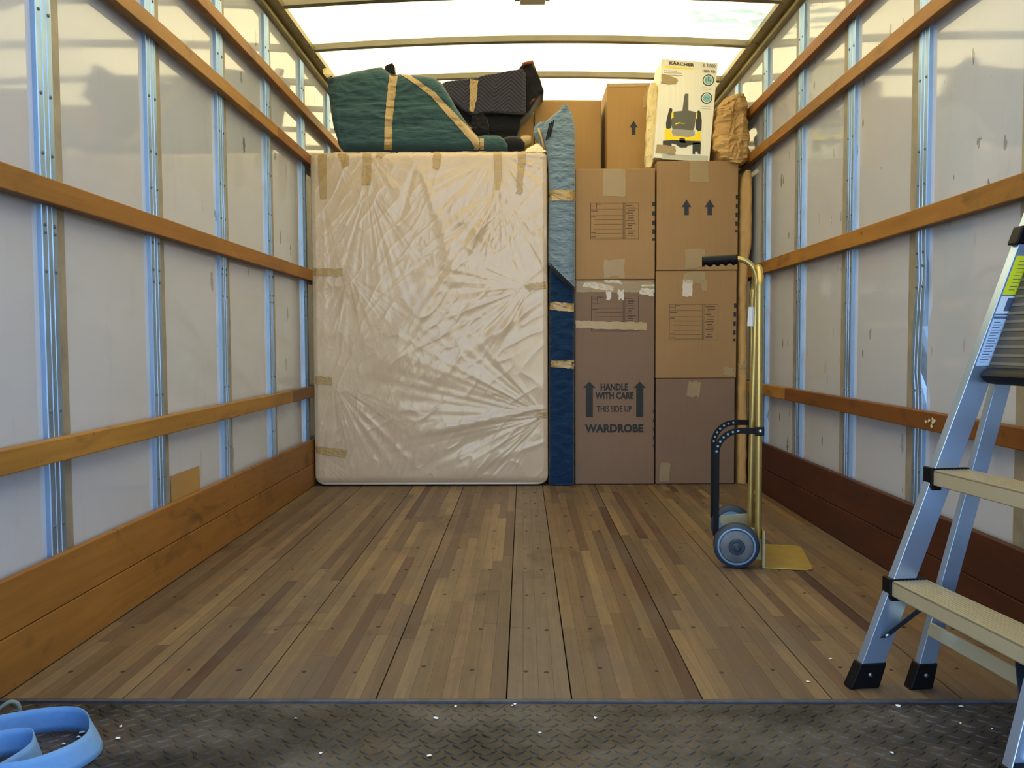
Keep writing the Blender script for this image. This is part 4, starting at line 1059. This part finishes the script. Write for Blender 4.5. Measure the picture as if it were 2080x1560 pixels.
# ------------------------------------------------------------------ step ladder leaning on the right wall
def ladder():
    s = Vector((0.13, -0.9915, 0)).normalized(); n = Vector((s.y * -1, s.x, 0)).normalized()   # n points roughly +X
    if n.x < 0: n = -n
    A0 = Vector((0.757, 1.895, 0))
    root = empty('step_ladder', (0.85, 1.7, 0), 'aluminium step ladder with black feet leaning on the right wall', 'ladder')
    k = 0.353                                   # run per rise of the front rails
    def wdt(z): return 0.470 - 0.150 * z        # distance between front rails
    def F_(a, z, off=0.0, e=0.0):               # a 0..1 across, off to +X, e extra along s
        w_ = wdt(z); b_ = 0.435
        return A0 + s * ((b_ - w_) * 0.25 + a * w_ + e) + n * (k * z + off) + Vector((0, 0, z))
    kb = 0.268
    def B_(a, z, off=0.0, e=0.0):
        w_ = wdt(z) - 0.02; return A0 + s * (0.012 + a * w_ + e) + n * (0.135 + kb * z + off) + Vector((0, 0, z))
    def channel(fn, a, z0, z1, wid, dep, name, flip):
        """front flange, web, rear flange; web outside for a=0 turned to the far side"""
        t_ = 0.003; mb = MB(); sg = 1 if flip else -1
        secs = [(0, 0), (wid, 0), (wid, dep), (wid - t_, dep), (wid - t_, t_), (t_, t_), (t_, dep), (0, dep)]
        zs = np.linspace(z0, z1, 8); vs = []; fs = []
        for z in zs:
            for o_, e_ in secs: vs.append(fn(a, z, o_, e_ * sg))
        m_ = len(secs)
        for r in range(len(zs) - 1):
            for q in range(m_):
                b0 = r * m_ + q; b1 = r * m_ + (q + 1) % m_; fs.append((b0, b1, b1 + m_, b0 + m_))
        fs += [tuple(range(m_)), tuple((len(zs) - 1) * m_ + q for q in range(m_))]
        mb.add(vs, fs); return mb.build(name, M['alu'], root, bevel=0.0012)
    TOP = 1.24
    for a in (0, 1):
        channel(F_, a, 0.045, TOP, 0.056, 0.024, 'front_rail', a == 1)
        channel(B_, a, 0.045, 1.18, 0.040, 0.020, 'rear_rail', a == 1)
        # bright bead along the front flange
        sg = 1 if a else -1
        # feet
        for fn, wd_, dp_ in ((F_, 0.062, 0.030), (B_, 0.046, 0.026)):
            vs = [];
            for z, g_ in ((0.001, 0.004), (0.060, 0.0)):
                for o_ in (-0.004 - g_, wd_ - 0.002 + g_):
                    for e_ in (-sg * 0.003, sg * dp_): vs.append(fn(a, z, o_, e_))
            ft = MB(); ft.add(vs, [(0, 1, 3, 2), (4, 6, 7, 5), (0, 4, 5, 1), (2, 3, 7, 6), (0, 2, 6, 4), (1, 5, 7, 3)])
            f_ = ft.build('foot', M['black'], root, bevel=0.003)
            e_ = -0.004 if a == 0 else -0.004
            c_ = fn(a, 0.034, wd_ * 0.45, (0.004 if a == 0 else -0.004))
            MB().lathe([(0.0055, 0), (0.005, 0.002), (0.002, 0.0035)], c_, s, 12).build('rivet', M['zinc'], f_)
            MB().lathe([(0.0055, 0), (0.005, 0.002), (0.002, 0.0035)], fn(a, 0.034, wd_ * 0.45, sg * dp_ * (-1 if a else 1) if False else (dp_ if a else 0.004)), s if a == 0 else s, 12).build('rivet', M['zinc'], f_)
    # treads
    for zt in (0.252, 0.507):
        d = 0.086; h = 0.034; a0, a1 = 0.0, 1.0; w_ = wdt(zt); e0, e1 = 0.001, -0.001
        st = MB(); off0 = -0.004
        def Q(a, o_, z, e=0): return A0 + s * ((0.435 - w_) * 0.25 + a * w_ + e) + n * (k * zt + off0 + o_) + Vector((0, 0, z))
        def ob(mb, o0, o1, z0, z1, ea=0.0, eb=0.0, a_0=0.0, a_1=1.0):
            vs = [Q(a_, o_, z, e) for (a_, e) in ((a_0, ea), (a_1, eb)) for o_ in (o0, o1) for z in (z0, z1)]
            mb.add(vs, [(0, 1, 3, 2), (4, 6, 7, 5), (0, 4, 5, 1), (2, 3, 7, 6), (0, 2, 6, 4), (1, 5, 7, 3)])
        ob(st, 0, d, zt - 0.004, zt); ob(st, 0, 0.003, zt - h, zt); ob(st, d - 0.003, d, zt - h, zt)
        ob(st, 0.0, 0.012, zt - h, zt - h + 0.003)
        tr = st.build('tread', M['step'], root, bevel=0.0008)
        rd = MB()
        for q in range(10): ob(rd, 0.004 + q * 0.0085, 0.0075 + q * 0.0085, zt, zt + 0.0018)
        rd.build('tread_ridge', M['step'], tr)['kind'] = 'stuff'
        for a_, ea, eb in ((0, -0.028, 0.004), (1, -0.004, 0.028)):
            cp = MB()
            vs = [Q(a_, o_, z, e) for e in (ea, eb) for o_ in (-0.006, 0.0035) for z in (zt - h - 0.006, zt + 0.006)]
            cp.add(vs, [(0, 1, 3, 2), (4, 6, 7, 5), (0, 4, 5, 1), (2, 3, 7, 6), (0, 2, 6, 4), (1, 5, 7, 3)])
            ea2, eb2 = (ea + 0.018, eb) if a_ == 0 else (ea, eb - 0.018)
            vs = [Q(a_, o_, z, e) for e in (ea2, eb2) for o_ in (-0.002, d + 0.002) for z in (zt + 0.0005, zt + 0.0045)]
            cp.add(vs, [(0, 1, 3, 2), (4, 6, 7, 5), (0, 4, 5, 1), (2, 3, 7, 6), (0, 2, 6, 4), (1, 5, 7, 3)])
            vs = [Q(a_, o_, z, e) for e in (ea2, eb2) for o_ in (-0.002, 0.02) for z in (zt - h - 0.012, zt - h - 0.001)]
            cp.add(vs, [(0, 1, 3, 2), (4, 6, 7, 5), (0, 4, 5, 1), (2, 3, 7, 6), (0, 2, 6, 4), (1, 5, 7, 3)])
            cp.build('end_cap', M['black'], root, bevel=0.002)
        if zt < 0.3:
            for a_, e0_, e1_ in ((0, 0.0065, 0.085), (1, -0.0065, -0.085)):
                p0 = F_(a_, 0.128, 0.030, e0_); p1 = Q(a_, 0.045, zt - 0.02, e1_)
                dr = (p1 - p0).normalized(); wv = n.cross(dr).normalized(); nn = dr.cross(n).normalized()
                vs = []
                p0b = p0 - dr * 0.012
                for p in (p0b, p1):
                    for o_ in (-0.009, 0.009):
                        for t_ in (-0.0015, 0.0015): vs.append(p + n * o_ + nn * t_)
                MB().add(vs, [(0, 1, 3, 2), (4, 6, 7, 5), (0, 4, 5, 1), (2, 3, 7, 6), (0, 2, 6, 4), (1, 5, 7, 3)]).build('brace', simple('brace_blue_black', '2c3440', 0.4, 0.4), root, bevel=0.001)
                MB().lathe([(0.006, 0), (0.005, 0.002), (0.002, 0.0035)], p0 - s * 0.0 + (s if a_ == 0 else s) * 0.003, s, 12).build('rivet', M['zinc'], root)
    # rear spreader
    vs = [B_(a_, z, o_, e_) for a_, e_ in ((0, 0.0), (1, 0.0)) for o_ in (-0.003, 0.004) for z in (0.128, 0.156)]
    MB().add(vs, [(0, 1, 3, 2), (4, 6, 7, 5), (0, 4, 5, 1), (2, 3, 7, 6), (0, 2, 6, 4), (1, 5, 7, 3)]).build('rear_spreader', M['step'], root, bevel=0.001)
    # folded platform: ribbed dark panel with a rounded black lip
    pm = MB(); z0, z1 = 0.735, 1.19; po = 0.020
    def R_(a, z, off, e=0.0): return F_(a, z, off, e)
    vs = [R_(a_, z, o_, e_) for a_, e_ in ((0, 0.006), (1, -0.006)) for o_ in (0.012 + po, 0.030 + po) for z in (z0, z1)]
    pn = pm.add(vs, [(0, 1, 3, 2), (4, 6, 7, 5), (0, 4, 5, 1), (2, 3, 7, 6), (0, 2, 6, 4), (1, 5, 7, 3)]).build('platform', M['ribbed'], root, bevel=0.002)
    rb = MB()
    for q in range(24):
        z = z0 + 0.012 + q * 0.0188
        vs = [R_(a_, zz, o_, e_) for a_, e_ in ((0, 0.010), (1, -0.010)) for o_ in (0.0105 + po, 0.0125 + po) for zz in (z, z + 0.006)]
        rb.add(vs, [(0, 1, 3, 2), (4, 6, 7, 5), (0, 4, 5, 1), (2, 3, 7, 6), (0, 2, 6, 4), (1, 5, 7, 3)])
    rb.build('platform_rib', simple('rib_edge', '55534c', 0.4), pn)['kind'] = 'stuff'
    lp = MB(); secs = []
    for q in range(12):
        an = q / 12 * 2 * math.pi; secs.append((0.044 + 0.034 * math.cos(an), z0 - 0.012 + 0.020 * math.sin(an)))
    vs = []; fs = []
    st_ = [(0.0, 0.002, 0.55), (0.0, 0.008, 0.85), (0.0, 0.02, 1.0), (1.0, -0.02, 1.0), (1.0, -0.008, 0.85), (1.0, -0.002, 0.55)]
    for a_, e_, sc_ in st_:
        for o_, z in secs: vs.append(R_(a_, z0 - 0.012 + (z - z0 + 0.012) * sc_, 0.044 + (o_ - 0.044) * sc_ - k * (z - z0), e_))
    for r in range(5):
        for q in range(12):
            b0 = r * 12 + q; b1 = r * 12 + (q + 1) % 12; fs.append((b0, b1, b1 + 12, b0 + 12))
    fs += [tuple(range(12)), tuple(60 + q for q in range(12))]
    lp.add(vs, fs).build('platform_lip', M['black'], root, smooth=True, auto=40)
    # hinge blocks and top cap
    for a_ in (0, 1):
        sg = 1 if a_ else -1
        vs = [F_(a_, z, o_, e_) for e_ in (-sg * 0.004, sg * 0.028) for o_ in (-0.010, 0.060) for z in (1.018, 1.060)]
        MB().add(vs, [(0, 1, 3, 2), (4, 6, 7, 5), (0, 4, 5, 1), (2, 3, 7, 6), (0, 2, 6, 4), (1, 5, 7, 3)]).build('hinge_block', M['black'], root, bevel=0.004)
    vs = [F_(a_, z, o_, e_) for a_, e_ in ((0, -0.03), (1, 0.03)) for o_ in (-0.02, 0.052) for z in (TOP - 0.01, TOP + 0.035)]
    MB().add(vs, [(0, 1, 3, 2), (4, 6, 7, 5), (0, 4, 5, 1), (2, 3, 7, 6), (0, 2, 6, 4), (1, 5, 7, 3)]).build('top_cap', M['black'], root, bevel=0.006)
    # labels on the inner face of the far rail
    def lab(z0_, z1_, o0, o1, m_, name, lay=1):
        vs = [F_(0, z, o_, e_) for e_ in (0.0002, 0.0008 + 0.0003 * lay) for o_ in (o0, o1) for z in (z0_, z1_)]
        return MB().add(vs, [(0, 1, 3, 2), (4, 6, 7, 5), (0, 4, 5, 1), (2, 3, 7, 6), (0, 2, 6, 4), (1, 5, 7, 3)]).build(name, m_, root)
    yel = simple('label_yellow', 'd6d820', 0.4); wht = simple('label_white', 'd2dcea', 0.35); inkb = simple('label_ink', '4a5a78', 0.4)
    lab(0.905, 0.992, 0.006, 0.054, yel, 'warning_label'); lab(0.862, 0.902, 0.006, 0.046, wht, 'label'); lab(0.745, 0.858, 0.006, 0.040, simple('label_light_blue', 'b4cbe6', 0.35), 'label')
    lab(0.868, 0.898, 0.022, 0.040, inkb, 'printed_block', 2); lab(0.851, 0.856, 0.006, 0.040, inkb, 'printed_line', 2)
    mb = MB()
    for q in range(16):
        z = 0.752 + q * 0.006
        vs = [F_(0, zz, o_, e_) for e_ in (0.0002, 0.0014) for o_ in (0.010, 0.026 + 0.010 * ((q * 7) % 5) / 5) for zz in (z, z + 0.0018)]
        mb.add(vs, [(0, 1, 3, 2), (4, 6, 7, 5), (0, 4, 5, 1), (2, 3, 7, 6), (0, 2, 6, 4), (1, 5, 7, 3)])
    for q in range(9):
        z = 0.915 + q * 0.008
        vs = [F_(0, zz, o_, e_) for e_ in (0.0002, 0.0014) for o_ in (0.016, 0.030 + 0.012 * ((q * 5) % 4) / 4) for zz in (z, z + 0.0016)]
        mb.add(vs, [(0, 1, 3, 2), (4, 6, 7, 5), (0, 4, 5, 1), (2, 3, 7, 6), (0, 2, 6, 4), (1, 5, 7, 3)])
    mb.build('label_print', inkb, root)['kind'] = 'stuff'
    return root
ladder()

# ------------------------------------------------------------------ small things
# cardboard scrap tucked behind the left kick board
xs = LL + 0.003
q0 = at_x(345, 1012, xs); q1 = at_x(404, 980, xs); zt0 = at_x(345, 968, xs).z; zt1 = at_x(404, 946, xs).z
mb = MB(); mb.add([(xs, q0.y + 0.01, 0.2), (xs, q1.y, 0.2), (xs, q1.y, zt1), (xs, q0.y + 0.01, zt0), (xs + 0.004, q0.y + 0.01, 0.2), (xs + 0.004, q1.y, 0.2), (xs + 0.004, q1.y, zt1), (xs + 0.004, q0.y + 0.01, zt0)],
                    [(0, 1, 2, 3), (4, 5, 6, 7), (0, 1, 5, 4), (1, 2, 6, 5), (2, 3, 7, 6), (3, 0, 4, 7)])
o = mb.build('cardboard_scrap', M['card3']); setp(o, 'square scrap of brown cardboard tucked behind the left kick board', 'cardboard scrap')

# blue webbing strap lying in loops on the tread plate
def strap():
    t = NT('blue_webbing'); g_ = t.n('NewGeometry'); sx = t.n('SeparateXYZ'); t.l(g_.outputs['Position'], sx.inputs[0])
    w1 = t.math('SINE', t.math('MULTIPLY', sx.outputs[2], 2600)); w2 = t.math('SINE', t.math('MULTIPLY', t.math('ADD', sx.outputs[0], sx.outputs[1]), 2600))
    t.set(color=lin('6392c2'), rough=0.6, sheen=0.1); t.bump(t.math('MULTIPLY', w1, w2), 0.4, 0.001)
    pts = [(-1.16, 1.40, 0), (-1.17, 1.52, 0), (-1.13, 1.60, 0.04), (-1.06, 1.655, 0.10), (-0.985, 1.69, 0.06), (-0.925, 1.695, -0.02), (-0.870, 1.665, -0.15), (-0.836, 1.600, -0.18), (-0.850, 1.53, -0.1), (-0.905, 1.475, 0.0), (-0.97, 1.47, 0.05),
           (-1.03, 1.50, 0.1), (-1.05, 1.545, 0.12), (-1.02, 1.585, 0.08), (-0.975, 1.600, 0.0), (-0.938, 1.580, -0.12), (-0.925, 1.53, -0.1), (-0.95, 1.45, 0), (-1.0, 1.36, 0), (-1.06, 1.30, 0)]
    P_ = [Vector((p[0], p[1], p[2])) for p in pts]; C = []
    for i in range(len(P_) - 1):
        p0, p1, p2, p3 = P_[max(0, i - 1)], P_[i], P_[i + 1], P_[min(len(P_) - 1, i + 2)]
        for k in range(8):
            u = k / 8; C.append(0.5 * ((2 * p1) + (-p0 + p2) * u + (2 * p0 - 5 * p1 + 4 * p2 - p3) * u * u + (-p0 + 3 * p1 - 3 * p2 + p3) * u ** 3))
    C.append(P_[-1]); vs = []; fs = []; W_ = 0.050
    for i, c in enumerate(C):
        tg = (C[min(i + 1, len(C) - 1)] - C[max(0, i - 1)]); tg.z = 0; tg.normalize(); nm = Vector((-tg.y, tg.x, 0)); tl = c.z
        base = Vector((c.x, c.y, -0.0015))
        upv = Vector((0, 0, math.cos(tl * 2.5))) + nm * math.sin(tl * 2.5)
        for k in range(5): vs.append(base + upv * (W_ * k / 4) + nm * 0.001 * math.sin(k))
    for i in range(len(C) - 1):
        for k in range(4): a = i * 5 + k; fs.append((a, a + 1, a + 6, a + 5))
    me = bpy.data.meshes.new('webbing_strap'); me.from_pydata(vs, [], fs); me.materials.append(t.m); me.update()
    me.polygons.foreach_set('use_smooth', [True] * len(me.polygons))
    o = bpy.data.objects.new('webbing_strap', me); COL.objects.link(o); so = o.modifiers.new('thickness', 'SOLIDIFY'); so.thickness = 0.002; so.offset = 0
    setp(o, 'light blue webbing strap curled in loops on the dark steel plate', 'strap')
strap()
pts = [(-1.13, 1.70, 0.0), (-1.115, 1.715, 0.03), (-1.095, 1.73, 0.047), (-1.078, 1.735, 0.040), (-1.072, 1.73, 0.010), (-1.08, 1.70, -0.001), (-1.10, 1.66, -0.001)]
pts = [Vector((np.interp(i / 30 * 6, range(7), [p[0] for p in pts]), np.interp(i / 30 * 6, range(7), [p[1] for p in pts]), np.interp(i / 30 * 6, range(7), [p[2] for p in pts]))) for i in range(31)]
for _ in range(4): pts = [pts[0]] + [(pts[i - 1] + pts[i] * 2 + pts[i + 1]) / 4 for i in range(1, 30)] + [pts[-1]]
o = MB().tube(pts, 0.0045, 10).build('cord', simple('grey_green_cord', '6c7466', 0.7), smooth=True); setp(o, 'short loop of grey green cord at the left edge of the sill', 'cord')

# chips and flecks of dirt on the plate
rg = random.Random(12); mb = MB()
pos = [(175, 1478), (168, 1487), (160, 1497), (1046, 1431), (1040, 1434), (1209, 1459), (925, 1435), (885, 1459), (1824, 1434), (1952, 1435), (1951, 1470), (2015, 1481), (652, 1530), (873, 1535), (600, 1420 + 40), (245, 1476), (238, 1500), (128, 1512), (1097, 1489), (1812, 1530), (1640, 1385), (1688, 1338)]
for px, py in pos:
    p = at_z(px, py, 0.001 if py < 1433 else -0.0015); s_ = rg.uniform(0.0025, 0.006); n_ = 5; r0 = rg.random() * 6
    ring = [(p.x + s_ * rg.uniform(0.5, 1.6) * math.cos(r0 + q * 1.256), p.y + s_ * rg.uniform(0.4, 1.4) * math.sin(r0 + q * 1.256), p.z + rg.uniform(0, 0.002)) for q in range(5)]
    mb.add(ring + [(p.x, p.y, p.z + 0.003)], [(q, (q + 1) % 5, 5) for q in range(5)] + [(4, 3, 2, 1, 0)])
o = mb.build('debris_flecks', simple('white_chips', 'dcdcd6', 0.6)); setp(o, 'tiny white paint chips scattered on the tread plate and floor edge', 'debris', kind='stuff')

# wiring loop by the right top rail
o = MB().tube([at(1537, 88, 4.62), at(1532, 80, 4.62), at(1537, 77, 4.62), at(1543, 82, 4.62), at(1540, 90, 4.62), at(1534, 86, 4.60)], 0.003, 6).build('wire_loop', M['darkwood'], wR)

# leafy branch above the roof, its shade falls through the sheet
def branch():
    rg = random.Random(21); hit = Vector((1.12, 4.42, 2.46)); c = hit + SUN_DIR * 2.6
    root = empty('tree_branch', c, 'leafy tree branch hanging above the truck roof', 'branch')
    MB().tube([c + Vector((1.8, 0.3, 0.7)), c + Vector((0.9, 0.12, 0.25)), c + Vector((0.2, 0.02, 0.0)), c + Vector((-0.25, 0, -0.05))], [0.05, 0.03, 0.012, 0.004], 8).build('branch_wood', M['darkwood'], root)
    for g_ in range(170):
        x = rg.uniform(-0.30, 0.55); y = rg.gauss(0, 0.13); z = rg.uniform(-0.1, 0.1)
        if rg.random() > 0.35 + 0.65 * (x + 0.3) / 0.85: continue
        p = c + Vector((x, y, z)); an = rg.gauss(0.1, 0.4); L = rg.uniform(0.05, 0.09); W_ = L * 0.28
        u = Vector((math.cos(an), math.sin(an), rg.uniform(-0.3, 0.3))); v = Vector((-math.sin(an), math.cos(an), rg.uniform(-0.3, 0.3)))
        MB().add([p - u * L, p + v * W_, p + u * L, p - v * W_], [(0, 1, 2, 3)]).build('leaf', M['green'], root)
branch()
